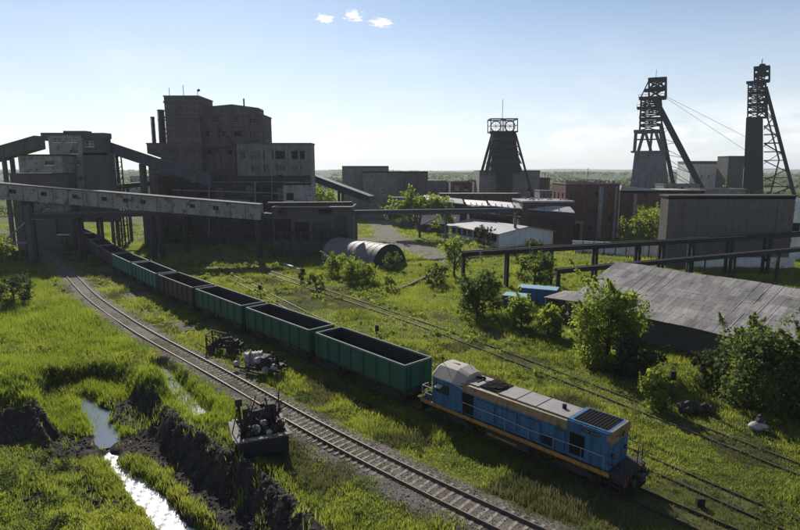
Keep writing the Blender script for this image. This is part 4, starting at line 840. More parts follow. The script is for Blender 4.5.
# arched shed
b0_, b1_ = G(372, 269.5), G(321, 260); ax = Vector((*(b0_-b1_), 0)); LN = ax.length; ax.normalize(); wn = Vector((-ax.y, ax.x, 0)); R_ = 4.75; zc_ = 0
ar = thing('arched_shed', 'half-round sheet steel shed with an open dark end beside the yard', 'arched shed', (b1_[0], b1_[1], 0)); m = MB(); NS = 20; NL = 10
for i in range(NL+1):
    for k in range(NS+1):
        t = math.pi*k/NS; P_ = ax*(LN*i/NL)+wn*(R_-R_*math.cos(t))+Vector((0, 0, R_*math.sin(t)*.98-.1)); m.v.append(tuple(P_))
for i in range(NL):
    for k in range(NS): q_ = i*(NS+1)+k; m.f.append((q_, q_+NS+1, q_+NS+2, q_+1)); m.m.append(0)
M['arch'] = mat('patchy_arched_sheet', (.20, .165, .15), .62, .0, c2=(.13, .105, .095), scale=.7, amt=1.1, streak=0, rust=(.10, .07, .06), rustamt=.15, bump=.1, spec=.35)
sh_ = m.build('arched_roof', 'arch', ar, True)
for i in range(NL+1):
    m = MB(); m.path([ax*(LN*i/NL)+wn*(R_-(R_+.02)*math.cos(math.pi*k/14))+Vector((0, 0, (R_+.02)*math.sin(math.pi*k/14)*.98-.1)) for k in range(15)], [.05]*15, 5); m.build('hoop', 'tin', ar)
m = MB(); m.poly([ax*(LN-.5)+wn*(R_-R_*.985*math.cos(math.pi*k/14))+Vector((0, 0, R_*.985*math.sin(math.pi*k/14)*.98-.1)) for k in range(15)]); m.build('end_wall', 'steel', ar)
m = MB(); m.poly([ax*.1+wn*(R_-R_*.985*math.cos(math.pi*k/14))+Vector((0, 0, R_*.985*math.sin(math.pi*k/14)*.98-.1)) for k in range(15)]); m.build('end_wall', 'steel', ar); HULLS.append((b1_[0]+ax.x*4+3, b1_[1]+ax.y*4+3, 5.5)); HULLS.append((b1_[0]+ax.x*11+3, b1_[1]+ax.y*11+3, 5.5))
# grey-roofed shed, right
sa = Vector((.575, -.818, 0)); sn = Vector((-.818, -.575, 0)); R0 = Vector((*G(617, 261.5, 7.2), 7.2)); LS = 40.; ZR, ZE, WH = 7.2, 3.3, 10.0
sd_ = thing('grey_roofed_shed', 'long low workshop under a weathered grey slab roof beside the far right track', 'workshop shed', (R0.x, R0.y, 0)); Z = Vector((0, 0, 1))
M['slate'] = None
mm, t, b = new_mat('weathered_slab_roof'); tc = nd(t, 'ShaderNodeTexCoord'); mp = nd(t, 'ShaderNodeMapping'); mp.inputs['Rotation'].default_value = (0, 0, math.atan2(.818, .575)); t.links.new(tc.outputs['Object'], mp.inputs[0])
bk = nd(t, 'ShaderNodeTexBrick'); t.links.new(mp.outputs[0], bk.inputs[0]); bk.inputs['Scale'].default_value = 1; bk.inputs['Brick Width'].default_value = 1.1; bk.inputs['Row Height'].default_value = 1.75; bk.inputs['Mortar Size'].default_value = .02; bk.inputs['Color1'].default_value = (.17, .16, .155, 1); bk.inputs['Color2'].default_value = (.29, .275, .265, 1); bk.inputs['Mortar'].default_value = (.12, .11, .115, 1); bk.offset = .5
ms = nd(t, 'ShaderNodeMapping'); ms.inputs['Scale'].default_value = (1.6, .18, 1); t.links.new(mp.outputs[0], ms.inputs[0])
c = mix(t, 1.0, bk.outputs[0], ramp(t, noise_out(t, 1.9, 8, .75, ms.outputs[0]), [(.34, (.55, .55, .55)), (.48, (.98, .97, .95)), (.66, (1.3, 1.28, 1.24))]), 'MULTIPLY'); c = mix(t, 1.0, c, ramp(t, noise_out(t, .22, 5, .6, mp.outputs[0]), [(.35, (.75, .74, .74)), (.65, (1.2, 1.18, 1.16))]), 'MULTIPLY')
t.links.new(c, b.inputs['Base Color']); b.inputs['Roughness'].default_value = .85; b.inputs['Specular IOR Level'].default_value = .2; bp = nd(t, 'ShaderNodeBump'); bp.inputs['Strength'].default_value = .6; bp.inputs['Distance'].default_value = .05; t.links.new(bk.outputs['Fac'], bp.inputs['Height']); bp.invert = True; t.links.new(bp.outputs[0], b.inputs['Normal']); M['slate'] = mm
m = MB()
def slope(s, a0, a1, w0, w1):      # individual sheets, slightly uneven
    na = int((a1-a0)/1.1); nw = int((w1-w0)/1.75)
    for i in range(na):
        for j in range(nw):
            aa, ab = a0+(a1-a0)*i/na, a0+(a1-a0)*(i+1)/na+.03; wa, wb = w0+(w1-w0)*j/nw, w0+(w1-w0)*(j+1)/nw+.14
            j0 = random.uniform(-.008, .012); sag = -.10*math.sin(math.pi*(j+.5)/nw)*0+.06*math.sin(i*.55)
            zf = lambda w: ZR-(ZR-ZE)*w/WH
            q = [sa*aa+sn*s*wa+Z*(zf(wa)+j0+sag), sa*ab+sn*s*wa+Z*(zf(wa)+j0+sag), sa*ab+sn*s*wb+Z*(zf(wb)+j0+sag+.012), sa*aa+sn*s*wb+Z*(zf(wb)+j0+sag+.012)]
            m.prism(q, (0, 0, .02))
slope(1, 0, LS, 0, WH); slope(-1, 0, LS, 0, WH*.8); m.build('roof', 'slate', sd_)
m = MB(); IN = .7; wf = sn*(WH-IN); wbk = -sn*(WH*.8-IN)
wallface(m, (wf.x+sa.x*.6, wf.y+sa.y*.6), (sa.x, sa.y), LS-1.2, -.8, ZE+.05, [], (-sn.x, -sn.y)); b2 = []
for k in (.6, LS-.6): m.poly([sa*k+wf-Z*.8, sa*k+wbk-Z*.8, sa*k+wbk+Z*(ZE+.9), sa*k+Z*(ZR-.25), sa*k+wf+Z*(ZE+.05)])
m.poly([sa*.6+wbk-Z*.8, sa*(LS-.6)+wbk-Z*.8, sa*(LS-.6)+wbk+Z*(ZE+.9), sa*.6+wbk+Z*(ZE+.9)]); m.build('wall', 'dconcrete', sd_); windows(sd_, (wf.x+sa.x*.6, wf.y+sa.y*.6), (sa.x, sa.y), (-sn.x, -sn.y), b2, 'dconcrete', broken=.5)
m = MB(); q0 = sn*2.5-sa*.1; 
m.prism([-sa*4.2+sn*5.2+Z*3.0, sa*.4+sn*4.6+Z*3.5, sa*.4+sn*9.6+Z*3.0, -sa*4.4+sn*9.4+Z*2.6], (0, 0, .1)); m.build('lean_to_roof', 'slate', sd_); m = MB(); m.box(0, 0.01, 0, .01, 0, .01)
m = MB()
for p_ in (-sa*4+sn*5.6, -sa*4.1+sn*9.1, -sa*.2+sn*9.2): q = MB(); q.beam(p_-Z*.5, p_+Z*2.65, .25); q.build('lean_to_post', 'dconcrete', sd_)
m.prism([-sa*3.9+sn*5.7-Z*.5, -sa*3.9+sn*9.0-Z*.5, -sa*3.9+sn*9.0+Z*2.6, -sa*3.9+sn*5.7+Z*2.9], sa*.12); m.build('lean_to_wall', 'dconcrete', sd_)
for k in range(0, 44, 4): HULLS.append((R0.x+sa.x*k+sn.x*3.5, R0.y+sa.y*k+sn.y*3.5, 6.0)); HULLS.append((R0.x+sa.x*k-sn.x*5, R0.y+sa.y*k-sn.y*5, 4.5))
# blue containers
M['bluec'] = mat('faded_blue_sheet', (.030, .16, .27), .6, c2=(.02, .09, .16), scale=1, amt=1, streak=.4, rust=(.06, .04, .03), rustamt=.1); M['bluet'] = mat('blue_container_top', (.22, .36, .45), .6, c2=(.12, .22, .3), scale=1, amt=1)
for (px, py, L4, W4, H4_, lab) in ((502, 311, 3.4, 2.4, 2.2, 'small blue metal container, half hidden in bushes left of the bigger one'), (517, 303, 5.6, 2.6, 2.3, 'bigger blue metal container beside the lean-to and trestle post')):
    g = G(px, py); c = thing('metal_container', lab, 'container', (g[0], g[1], hz(*g)), math.radians(-24)); m = MB(); m.box(0, L4, 0, W4, .1, H4_)
    for x_ in np.arange(.12, L4-.1, .35): m.box(x_, x_+.16, -.05, -.001, .15, H4_-.1)
    m.build('body', 'bluec', c); m = MB(); m.box(-.04, L4+.04, -.07, W4+.04, H4_, H4_+.1); m.build('lid', 'bluet', c); m = MB()
    for x_ in (L4*.3, L4*.33+1.0): m.box(x_, x_+.06, -.11, -.052, .3, H4_-.2)
    m.build('door_bar', 'steel', c); HULLS.append((g[0]+2.5, g[1]+1, 2.5))
# ------------------------------------------------------------ trees and shrubs
def crown(n, leaf, clumps, rx, ry, rz_, cz, seed, low=.0, drip=.35):
    g = np.random.default_rng(seed); th = g.uniform(0, 2*np.pi, clumps); cph = g.uniform(-.95, 1, clumps); sph = np.where(cph < .1, 1-.12*cph**2, np.sqrt(np.clip(1-cph**2, 0, 1))); rr = g.uniform(.25, .95, clumps)**.6
    C = np.c_[np.cos(th)*sph*rr*rx*.82, np.sin(th)*sph*rr*ry*.82, cz+np.where(cph < 0, cph*rz_*1.0, cph*rr*rz_*.85)]; cr = g.uniform(.16, .42, clumps)*min(rx, rz_)
    k = g.integers(0, clumps, n); v = g.normal(0, 1, (n, 3)); v /= np.linalg.norm(v, axis=1)[:, None]; r = np.where(g.random(n) < .12, g.uniform(1, 1.5, n), g.uniform(.3, 1.1, n)**.6)
    P_ = C[k]+v*(cr[k]*r)[:, None]*np.array((1, 1, .85)); P_[:, 2] = np.maximum(P_[:, 2], low+g.uniform(0, .3, n))
    a = g.normal(0, 1, (n, 3)); a /= np.linalg.norm(a, axis=1)[:, None]; b = np.cross(a, g.normal(0, 1, (n, 3))); b /= np.linalg.norm(b, axis=1)[:, None]
    s = leaf*(.45+1.25*g.random(n)**1.6)[:, None]; V = np.stack([P_-a*s*.9, P_+b*s*.5, P_+a*s*.9, P_-b*s*.5], 1).reshape(-1, 3); o = np.arange(n)*4
    S_ = max(3, clumps//2); si = g.integers(0, clumps, S_); dirs = np.c_[g.normal(0, .5, S_), g.normal(0, .5, S_), g.uniform(.3, 1.2, S_)]; ls = g.uniform(.25, .6, S_)*min(rx, rz_); q = n//6; kk = g.integers(0, S_, q); tt = g.random(q)
    P_[:q] = C[si[kk]]+dirs[kk]*(cr[si[kk]]+ls[kk]*tt)[:, None]+g.normal(0, 1, (q, 3))*(.05*rx*(1.15-tt))[:, None]; V = np.stack([P_-a*s*.9, P_+b*s*.5, P_+a*s*.9, P_-b*s*.5], 1).reshape(-1, 3)
    rnd = np.repeat(np.clip(g.uniform(0, .45, n)+g.uniform(0, .55, clumps)[k], 0, 1), 4); return V, np.stack([o, o+1, o+2, o+3], 1), rnd, C
def tree(name, label, cat, x, y, h, w, trunk=.25, n=3000, leaf=.22, clumps=22, mt='leaf', seed=1, group=None, depth=None):
    n = int(n*.62); leaf *= 1.12
    T = thing(name, label, cat, (x, y, hz(x, y)-.1), 0, group); rz_ = h*(1-trunk)/2; cz = h*trunk+rz_; V, Q, R, C = crown(n, leaf, clumps, w/2, (depth or w)/2, rz_, cz, seed, low=h*trunk*.5)
    np_mesh('crown', V, Q, None, M[mt], T, dict(rnd=R)); m = MB(); r0 = .022*h+.03; g = random.Random(seed)
    m.path([(0, 0, -.3), (.05*h*g.uniform(-1, 1)*.5, 0, h*trunk), (.03*h*g.uniform(-1, 1), .02*h, h*.55), (.0, .0, h*.85)], [r0*1.25, r0, r0*.6, r0*.2], 8)
    for i in range(min(9, len(C))): c = Vector(C[i]); z = min(max(h*trunk*.8, c.z*.5), h*.6); m.path([(0, 0, z), c*.55+Vector((0, 0, z*.45)), c], [r0*.45, r0*.3, r0*.1], 5)
    m.build('trunk', 'bark', T); return T
def ptree(name, label, cat, px, yb, yt, wpx, z=0, **k):
    g = G(px, yb, z); y = g[1]; h = ZA(yt, y)-hz(*g); w = wpx/F*y*1.22; return tree(name, label, cat, g[0], g[1], h, w, **k)
B = 'shrub'
ptree('round_shrub', 'dense round bright bush, larger of the pair before the arched shed', 'bush', 358, 282, 259.5, 37, trunk=.0, n=16000, leaf=.13, clumps=90, mt='leafl', seed=21)
ptree('round_shrub', 'ragged bush, smaller of the pair before the arched shed', 'bush', 338, 276, 252, 27, trunk=.0, n=9000, leaf=.14, clumps=50, mt='leafl', seed=22)
ptree('young_tree', 'slender shrub in front of the open end of the arched shed', 'small tree', 392, 271, 252, 20, trunk=.1, n=1500, leaf=.18, clumps=14, seed=23)
ptree('young_tree', 'small pale bush at the corner right of the round shrub', 'small tree', 391, 290, 272, 15, trunk=.1, n=1100, leaf=.17, clumps=12, mt='leafl', seed=24)
ptree('young_tree', 'thin dark shrub left of the round bushes, near the bright rail', 'small tree', 301, 283, 265, 9, trunk=.05, n=900, leaf=.15, clumps=9, mt='leafd', seed=25)
ptree('young_tree', 'spreading dark shrub just right of the thin one, near the bright rail', 'small tree', 316, 289, 271, 18, trunk=.05, n=1400, leaf=.17, clumps=13, mt='leaf', seed=26)
ptree('young_tree', 'low shrub at the foot of the transfer building', 'small tree', 273, 257, 245, 13, trunk=.05, n=900, leaf=.2, clumps=10, mt='leaf', seed=27)
ptree('roadside_tree', 'bushy olive tree left of the blue containers', 'tree', 478, 318, 268, 48, trunk=.08, n=9000, leaf=.19, clumps=40, mt='leaf', seed=31)
ptree('roadside_tree', 'leafy tree behind the short end post of the steel trestle', 'tree', 455, 277, 234, 28, trunk=.12, n=4500, leaf=.2, clumps=30, mt='leafl', seed=32)
ptree('roadside_tree', 'light green bush in front of the blue containers', 'tree', 521, 331, 292, 26, trunk=.06, n=5000, leaf=.17, clumps=30, mt='leafl', seed=33)
ptree('roadside_tree', 'pale bush by the lean-to, left of the big shed tree', 'tree', 548, 338, 302, 26, trunk=.06, n=4600, leaf=.17, clumps=28, mt='leafl', seed=34)
ptree('roadside_tree', 'tall thin tree behind the trestle right of the leafy end tree', 'tree', 534, 290, 249, 38, trunk=.15, n=5000, leaf=.2, clumps=34, mt='leaf', seed=35)
ptree('roadside_tree', 'low rounded bush between the trestle end and the arched shed bank', 'tree', 437, 285, 262, 26, trunk=.05, n=3000, leaf=.19, clumps=22, mt='leaf', seed=37)
tb = ptree('big_tree', 'big bright tree against the left end of the grey roofed shed', 'tree', 607, 364, 278, 68, trunk=.03, n=20000, leaf=.16, clumps=46, mt='leafl', seed=36, depth=6)
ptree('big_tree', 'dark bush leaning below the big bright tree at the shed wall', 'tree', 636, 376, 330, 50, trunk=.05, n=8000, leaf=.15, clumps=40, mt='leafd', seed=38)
ptree('big_tree', 'largest dark tree at the right edge covering the shed eave', 'tree', 764, 408, 322, 84, trunk=.0, n=30000, leaf=.15, clumps=80, mt='leaf', seed=39, depth=6)
ptree('big_tree', 'tree cut by the right frame edge beyond the shed eave', 'tree', 818, 420, 312, 56, trunk=.03, n=15000, leaf=.16, clumps=60, mt='leaf', seed=40, depth=6)
ptree('big_tree', 'dark-leaved bush along the shed wall, left of the largest dark tree', 'tree', 712, 388, 350, 44, trunk=.05, n=8000, leaf=.14, clumps=40, mt='leafd', seed=41)
ptree('young_tree', 'young pale tree beside the signal post right of the locomotive', 'small tree', 653, 408, 362, 26, trunk=.02, n=5200, leaf=.12, clumps=30, mt='leafl', seed=42)
ptree('big_tree', 'wide bright tree crowns behind the pipe bridge in the centre', 'tree', 420, 238, 194, 72, trunk=.3, n=15000, leaf=.32, clumps=60, mt='leafl', seed=43, depth=9)
ptree('big_tree', 'bright tree between the brick wing and the blockwork building', 'tree', 648, 247, 203, 58, trunk=.05, n=14000, leaf=.28, clumps=50, mt='leafl', seed=44)
ptree('roadside_tree', 'slim dark tree in front of the white storehouse windows', 'tree', 484, 247, 222, 20, trunk=.15, n=2600, leaf=.22, clumps=20, mt='leafd', seed=45)
ptree('roadside_tree', 'low shrubs at the gable of the white storehouse', 'shrub', 531, 252, 238, 26, trunk=.02, n=2200, leaf=.22, clumps=20, mt='leaf', seed=46)
ptree('big_tree', 'bright tree above the transfer building, beside the pale hut', 'tree', 322, 232, 186, 38, trunk=.3, n=5000, leaf=.34, clumps=36, mt='leafl', seed=47)
ptree('roadside_tree', 'leafy bush growing up the foot of the plant hall', 'tree', 264, 236, 194, 18, trunk=.3, n=2600, leaf=.32, clumps=22, mt='leafl', seed=48)
D_W = ['leftmost', 'second', 'third', 'fourth', 'fifth', 'rightmost']
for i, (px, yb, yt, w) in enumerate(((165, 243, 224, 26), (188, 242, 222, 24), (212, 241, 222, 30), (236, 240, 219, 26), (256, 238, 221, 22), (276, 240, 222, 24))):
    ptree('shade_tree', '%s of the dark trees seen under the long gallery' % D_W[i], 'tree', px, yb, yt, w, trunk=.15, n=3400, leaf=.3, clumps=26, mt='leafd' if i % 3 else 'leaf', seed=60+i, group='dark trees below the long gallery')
ptree('left_shrub', 'dark scrubby shrub at the left edge below the braced post', 'shrub', 14, 305, 272, 34, trunk=.05, n=5200, leaf=.15, clumps=34, mt='leafd', seed=70)
ptree('left_shrub', 'bright leaf tuft at the far left edge under the gallery', 'shrub', -2, 275, 232, 24, trunk=.1, n=4200, leaf=.2, clumps=26, mt='leafl', seed=71)
ptree('left_shrub', 'low yellowish shrub by the left edge, in front of the braced post', 'shrub', 10, 262, 248, 40, trunk=.05, n=3200, leaf=.2, clumps=26, mt='leaf', seed=72)
ptree('left_shrub', 'small green tree in the gap between tipping hall and last wagon', 'shrub', 67, 252, 232, 9, trunk=.05, n=1100, leaf=.2, clumps=12, mt='leafl', seed=73)
ptree('left_shrub', 'bright bush in the bottom left corner of the bank', 'shrub', -6, 518, 488, 34, trunk=.05, n=2600, leaf=.07, clumps=24, mt='leafl', seed=74)
ptree('big_tree', 'bushy growth above the blockwork roof, left part', 'tree', 712, 222, 190, 40, trunk=.1, n=4000, leaf=.3, clumps=30, mt='leafl', seed=75)
ptree('big_tree', 'bushy growth above the blockwork roof beneath the clad tower', 'tree', 752, 222, 188, 52, trunk=.1, n=5000, leaf=.3, clumps=36, mt='leaf', seed=76)
ptree('big_tree', 'dark tree against the right frame edge behind the blockwork', 'tree', 796, 222, 192, 30, trunk=.1, n=3000, leaf=.3, clumps=26, mt='leafd', seed=77)
# distant woods: one mass each
def wood(name, pts, n, leaf, hgt, mt, seed):
    g = np.random.default_rng(seed); k = g.integers(0, len(pts), n); P_ = np.array([p[:2] for p in pts])[k]; rad = np.array([p[2] for p in pts])[k]
    cl = g.integers(0, 9, n)+k*9; co_ = np.random.default_rng(seed+1).normal(0, .5, (len(pts)*9, 2))*1.0; off = co_[cl]*rad[:, None]+g.normal(0, .13, (n, 2))*rad[:, None]; hh = np.random.default_rng(seed+2).uniform(.5, 1.1, len(pts)*9)[cl]*hgt
    x, y = P_[:, 0]+off[:, 0], P_[:, 1]+off[:, 1]; z = height(x, y)+hh*g.uniform(0, 1, n)**.7
    c = np.c_[x, y, z]; a = g.normal(0, 1, (n, 3)); a /= np.linalg.norm(a, axis=1)[:, None]; b = np.cross(a, g.normal(0, 1, (n, 3))); b /= np.linalg.norm(b, axis=1)[:, None]; s = leaf*g.uniform(.6, 1.3, n)[:, None]
    V = np.stack([c-a*s, c+b*s*.7, c+a*s, c-b*s*.7], 1).reshape(-1, 3); o = np.arange(n)*4; return tag(np_mesh(name, V, np.stack([o, o+1, o+2, o+3], 1), None, M[mt], None, dict(rnd=np.repeat(g.uniform(0, 1, n), 4))), kind='stuff')
g_ = np.random.default_rng(5); pts = []
for k in range(120): y = g_.uniform(240, 520); x = g_.uniform(-.75, .75)*y; pts.append((x, y, g_.uniform(5, 13)))
pts += [(XA(p, 285, 0), 285, 7) for p in (540, 549, 558, 566, 575)]+[(XA(p, 262, 0), 262, 6) for p in (560, 568, 545)]
pts += [(XA(p, 195, 0), 195, 6) for p in (430, 700, 720, 745, 775, 798)]
wood('scrubland', pts, 60000, .5, 5.0, 'leaf', 90)
pts = []
for k in range(420): y = 600*math.exp(g_.uniform(0, 1.9)); x = g_.uniform(-.75, .75)*y; L2_ = g_.uniform(.5, 1.5); pts += [(x+q*L2_*y*.012, y+g_.normal(0, 6), .012*y) for q in range(4)]
wood('far_woods', pts[::2], 40000, 2.6, 5.5, 'leaf', 95)
# distant village and industrial specks
for i, (px, y, w_, h_, txt) in enumerate(((112, 420, 26, 9, 'far grey flat block seen through the gap left of the plant'), (131, 520, 20, 14, 'far pale slab block just left of the boiler annex'), (322, 600, 40, 8, 'far grey shed on the horizon right of the coal plant'), (575, 700, 30, 8, 'far pale shed on the plain above the brick mine hall'))):
    x = XA(px, y, 0); hall('distant_block', txt, 'building', x, y, w_, 15, h_+hz(x, y), wm='concrete', rm='roofl', cornice=False, fr=[(w_*q/6+.5, w_*q/6+2, hz(x, y)+h_*.55, hz(x, y)+h_*.75) for q in range(6)], broken=1)
# ------------------------------------------------------------ smaller things
M['scrap'] = mat('rusty_scrap', (.05, .042, .04), .8, .2, c2=(.02, .018, .018), scale=4, rust=(.09, .05, .035), rustamt=.2)
M['scrapl'] = mat('pale_scrap', (.42, .40, .38), .7, .1, c2=(.2, .18, .17), scale=3)
rg = random.Random(4)
def bent(parent, n, x0, x1, y0, y1, z0, z1, nm='bent_rods'):
    m = MB()
    for k in range(n):
        p = Vector((rg.uniform(x0, x1), rg.uniform(y0, y1), z0)); pts = [p]
        for j in range(4): p = p+Vector((rg.uniform(-.5, .5), rg.uniform(-.4, .4), rg.uniform(-.15, (z1-z0)*.45))); p.z = min(max(p.z, .05), z1); pts.append(p)
        r = rg.uniform(.018, .05); m.path(pts, [r]*5, 5)
    tag(m.build(nm, 'scrap', parent), kind='stuff')
# winch platform in the foreground
g = G(240, 452, 1.0); c = G(289, 443, 1.0); d = c-g; ang = math.atan2(d[1], d[0]); wp = thing('derelict_winch', 'blackened winch on a rusty open platform box, foreground beside the open track', 'winch', (g[0], g[1], hz(*g)+.05), ang)
WL, WDp = float(np.linalg.norm(d)), 3.3
M['rimr'] = mat('dusty_steel_rim', (.22, .19, .17), .8, c2=(.10, .08, .07), scale=4)
m = MB(); m.box(0, WL, 0, WDp, .80, .90); m.box(0, WL, 0, .08, -.3, .95); m.box(0, WL, WDp-.08, WDp, -.3, .95); m.box(0, .08, .08, WDp-.08, -.4, .95); m.box(WL-.08, WL, .08, WDp-.08, -.4, .95); m.build('platform_box', 'bsteel', wp)
m = MB(); m.box(-.3, WL+.2, -.3, .10, .951, 1.06); m.box(-.12, WL+.12, WDp-.1, WDp+.12, .951, 1.06); m.box(-.4, .1, .101, WDp-.101, .951, 1.061); m.box(WL-.1, WL+.12, .101, WDp-.101, .951, 1.061); m.build('rim', 'rimr', wp)
m = MB(); m.beam((.35, 1.3, .6), (.2, 1.5, 3.0), .14); m.box(-.02, .42, 1.3, 1.7, 2.85, 3.35); m.beam((.2, 1.5, 2.9), (-.35, 1.2, 1.0), .06); m.box(.45, .75, 1.3, 1.8, .65, 2.6); m.build('lever_post', 'scrap', wp)
m = MB(); m.tube((1.0, 1.9, 1.75), (2.5, 1.9, 1.85), .42, n=16); m.tube((.95, 1.9, 1.75), (1.05, 1.9, 1.75), .75, n=18); m.tube((2.5, 1.9, 1.85), (2.6, 1.9, 1.85), .7, n=18); m.box(1.0, 2.5, 1.6, 2.2, .65, 1.35); m.box(2.0, 2.6, 1.6, 2.3, 1.9, 2.55); m.build('cable_drum', 'scrap', wp)
for (x, y, z, r, mt) in ((1.15, .75, 1.3, .33, 'scrapl'), (1.75, 1.0, 1.55, .24, 'scrapl'), (2.35, .7, 1.2, .3, 'scrap'), (.75, .55, 1.1, .25, 'scrap'), (2.0, .45, 1.1, .2, 'scrapl')):
    m = MB(); m.tube((x, y, z), (x, y-.12, z), r, n=18); m.tube((x, y-.12, z), (x, y-.2, z), r*.3, n=10); 
    for k in range(4): t_ = k*math.pi/4; m.beam((x-r*math.cos(t_), y-.13, z-r*math.sin(t_)), (x+r*math.cos(t_), y-.13, z+r*math.sin(t_)), .05)
    m.build('hand_wheel', mt, wp)
m = MB()
rg = random.Random(4)
for k in range(60):
    x, y = rg.uniform(.3, WL-.3), rg.uniform(.5, 2.8); h_ = rg.uniform(.25, .6+.5*y); s = rg.uniform(.08, .36)
    if k % 3: m.box(x, x+s, y, y+s*rg.uniform(.6, 1.6), .65, .7+h_)
    else: m.tube((x, y, .7+h_*.5), (x+rg.uniform(-.5, .5), y+rg.uniform(-.3, .3), .7+h_), s*.3, n=8)
tag(m.build('machine_parts', 'scrap', wp), kind='stuff')
m = MB(); m.beam((2.45, 1.5, .7), (2.05, 1.9, 3.0), .08); m.beam((2.75, 1.2, .7), (2.5, 2.3, 2.7), .05); m.build('control_lever', 'scrap', wp)
m = MB(); m.path([(x, y, z) for x, y, z in ((-.1, .2, 1.0), (-.4, .5, .6), (-.5, 1.2, .3))], [.04]*3, 6); m.build('cable', 'scrap', wp)
bent(wp, 40, .3, WL-.3, .4, WDp-.4, .9, 2.8)
HULLS.append((g[0]+1.3*math.cos(ang)-1.2*math.sin(ang), g[1]+1.3*math.sin(ang)+1.2*math.cos(ang), 1.9))
# frame-like wreck
g = G(206, 354); wk = thing('scrap_wreck', 'dark wrecked machine chassis lying beside the wagons, left of the cable reel', 'scrap machine', (g[0], g[1], hz(*g)), math.radians(-8))
m = MB(); m.box(0, 3.4, 0, .14, .5, .7); m.box(0, 3.4, 1.5, 1.64, .5, .7); [m.box(x, x+.12, .14, 1.5, .52, .68) for x in (.1, 1.1, 2.2, 3.2)]; m.build('chassis', 'scrap', wk)
m = MB(); m.beam((.1, .1, 0), (.05, .1, 1.7), .13); m.beam((.1, 1.5, .2), (.0, 1.5, 1.8), .13); m.beam((.05, .1, 1.65), (1.1, .1, 1.5), .1); m.beam((.05, 1.5, 1.75), (1.6, 1.5, 1.5), .1); m.beam((1.1, .1, 1.5), (1.3, .1, .6), .1); m.beam((.0, .1, 1.7), (.0, 1.5, 1.78), .1); m.build('uprights', 'scrap', wk)
for x, y, r in ((.6, -.1, .42), (2.7, -.1, .42), (.6, 1.75, .42), (2.7, 1.75, .42)): m = MB(); m.tube((x, y-.12, .42), (x, y+.12, .42), r, n=18); m.tube((x, y-.15, .42), (x, y+.15, .42), .12, n=10); m.build('wheel', 'scrap', wk)
m = MB(); m.tube((1.4, .8, .95), (2.6, .9, 1.1), .36, n=14); m.box(2.0, 3.1, .3, 1.2, .7, 1.15); m.tube((.9, .3, .8), (1.3, 1.2, 1.2), .15, n=8)
for k in range(12): x, y = rg.uniform(.3, 3), rg.uniform(.1, 1.5); m.beam((x, y, .6), (x+rg.uniform(-.5, .5), y+rg.uniform(-.4, .4), rg.uniform(.8, 1.4)), rg.uniform(.05, .15))
m.build('engine_block', 'scrap', wk)
bent(wk, 26, 0, 3.4, -.2, 1.7, .3, 1.7)
g = G(238, 374); rl = thing('cable_reel_machine', 'wrecked machine with a pale ribbed drum and levers beside the green wagons', 'scrap machine', (g[0], g[1], hz(*g)), math.radians(-18))
m = MB(); m.tube((.5, .5, .85), (1.7, 1.1, .95), .62, n=20)
for k in range(6): a_ = Vector((.5, .5, .85))+Vector((1.2, .6, .1))*k/5; m.tube(a_-Vector((.03, .015, 0)), a_+Vector((.03, .015, 0)), .68, n=20)
m.build('ribbed_drum', 'scrapl', rl)
m = MB(); m.path([Vector((.85, .68, .9))+Vector((.02*0, 0, 0))+Matrix.Rotation(math.atan2(.6, 1.2), 3, 'Z') @ Vector((0, .76*math.cos(t_), .76*math.sin(t_))) for t_ in np.linspace(-.6, 3.6, 14)], [.06]*14, 6); m.build('brake_band', 'beige' if 'beige' in M else 'rimr', rl)
m = MB(); m.box(-.3, 3.9, -.1, .06, .3, .45); m.box(-.3, 3.9, 1.4, 1.56, .3, .45); m.box(1.7, 2.5, .1, 1.2, .4, 1.35); m.tube((2.5, .7, .8), (3.3, .7, .8), .4, n=16); m.beam((2.9, .3, .9), (3.0, -.2, 1.5), .07); m.box(3.3, 3.9, .2, 1.0, .45, .8)
for k in range(16): x, y = rg.uniform(1.5, 3.9), rg.uniform(-.2, 1.4); m.beam((x, y, .4), (x+rg.uniform(-.4, .4), y+rg.uniform(-.4, .4), rg.uniform(.7, 1.6)), rg.uniform(.05, .14))
m.build('engine_frame', 'scrap', rl); bent(rl, 26, 1.4, 4, -.3, 1.4, .3, 1.6)
for x, y, z in ((-.35, .2, .55), (1.9, -.15, 1.2), (2.6, -.1, .5), (3.5, -.2, .85)): m = MB(); m.tube((x, y, z), (x+.28, y-.1, z+.04), .24, n=14); m.tube((x-.03, y, z), (x, y, z), .1, n=10); m.build('pulley', 'scrapl', rl)
rl.scale = (1.15, 1.15, 1.15); wk.scale = (1.05, 1.05, 1.15)
HULLS += [(g[0]+1.5, g[1]-.2, 1.5)]
# debris heaps on the right
def lump(name, label, cat, px, py, n, s, mt, wid=2.4, mt2=None):
    g = G(px, py); T = thing(name, label, cat, (g[0], g[1], hz(*g)), math.radians(-30)); m = MB()
    for k in range(n):
        x, y = rg.gauss(0, wid/3), rg.gauss(0, .5); q = rg.uniform(.5, 1.2)*s; a_ = rg.uniform(0, 6.3); m.path([(x-q*math.cos(a_), y-q*math.sin(a_)*.5, rg.uniform(.1, .5)), (x, y, rg.uniform(.25, .75)), (x+q*math.cos(a_), y+q*math.sin(a_)*.5, rg.uniform(.05, .45))], [q*.35, q*.5, q*.3], 7)
    m.build('chunks', mt, T)
    return T
lump('scrap_heap', 'heap of dark charred logs and scrap between the young tree and the far track', 'scrap heap', 690, 412, 13, .62, 'scrap', 2.8)
g = G(757, 431); T = thing('dumped_bag', 'pale dumped sack with a dark lump on top, in grass right of the log heap', 'sack', (g[0], g[1], hz(*g)))
m = MB(); NS = 12
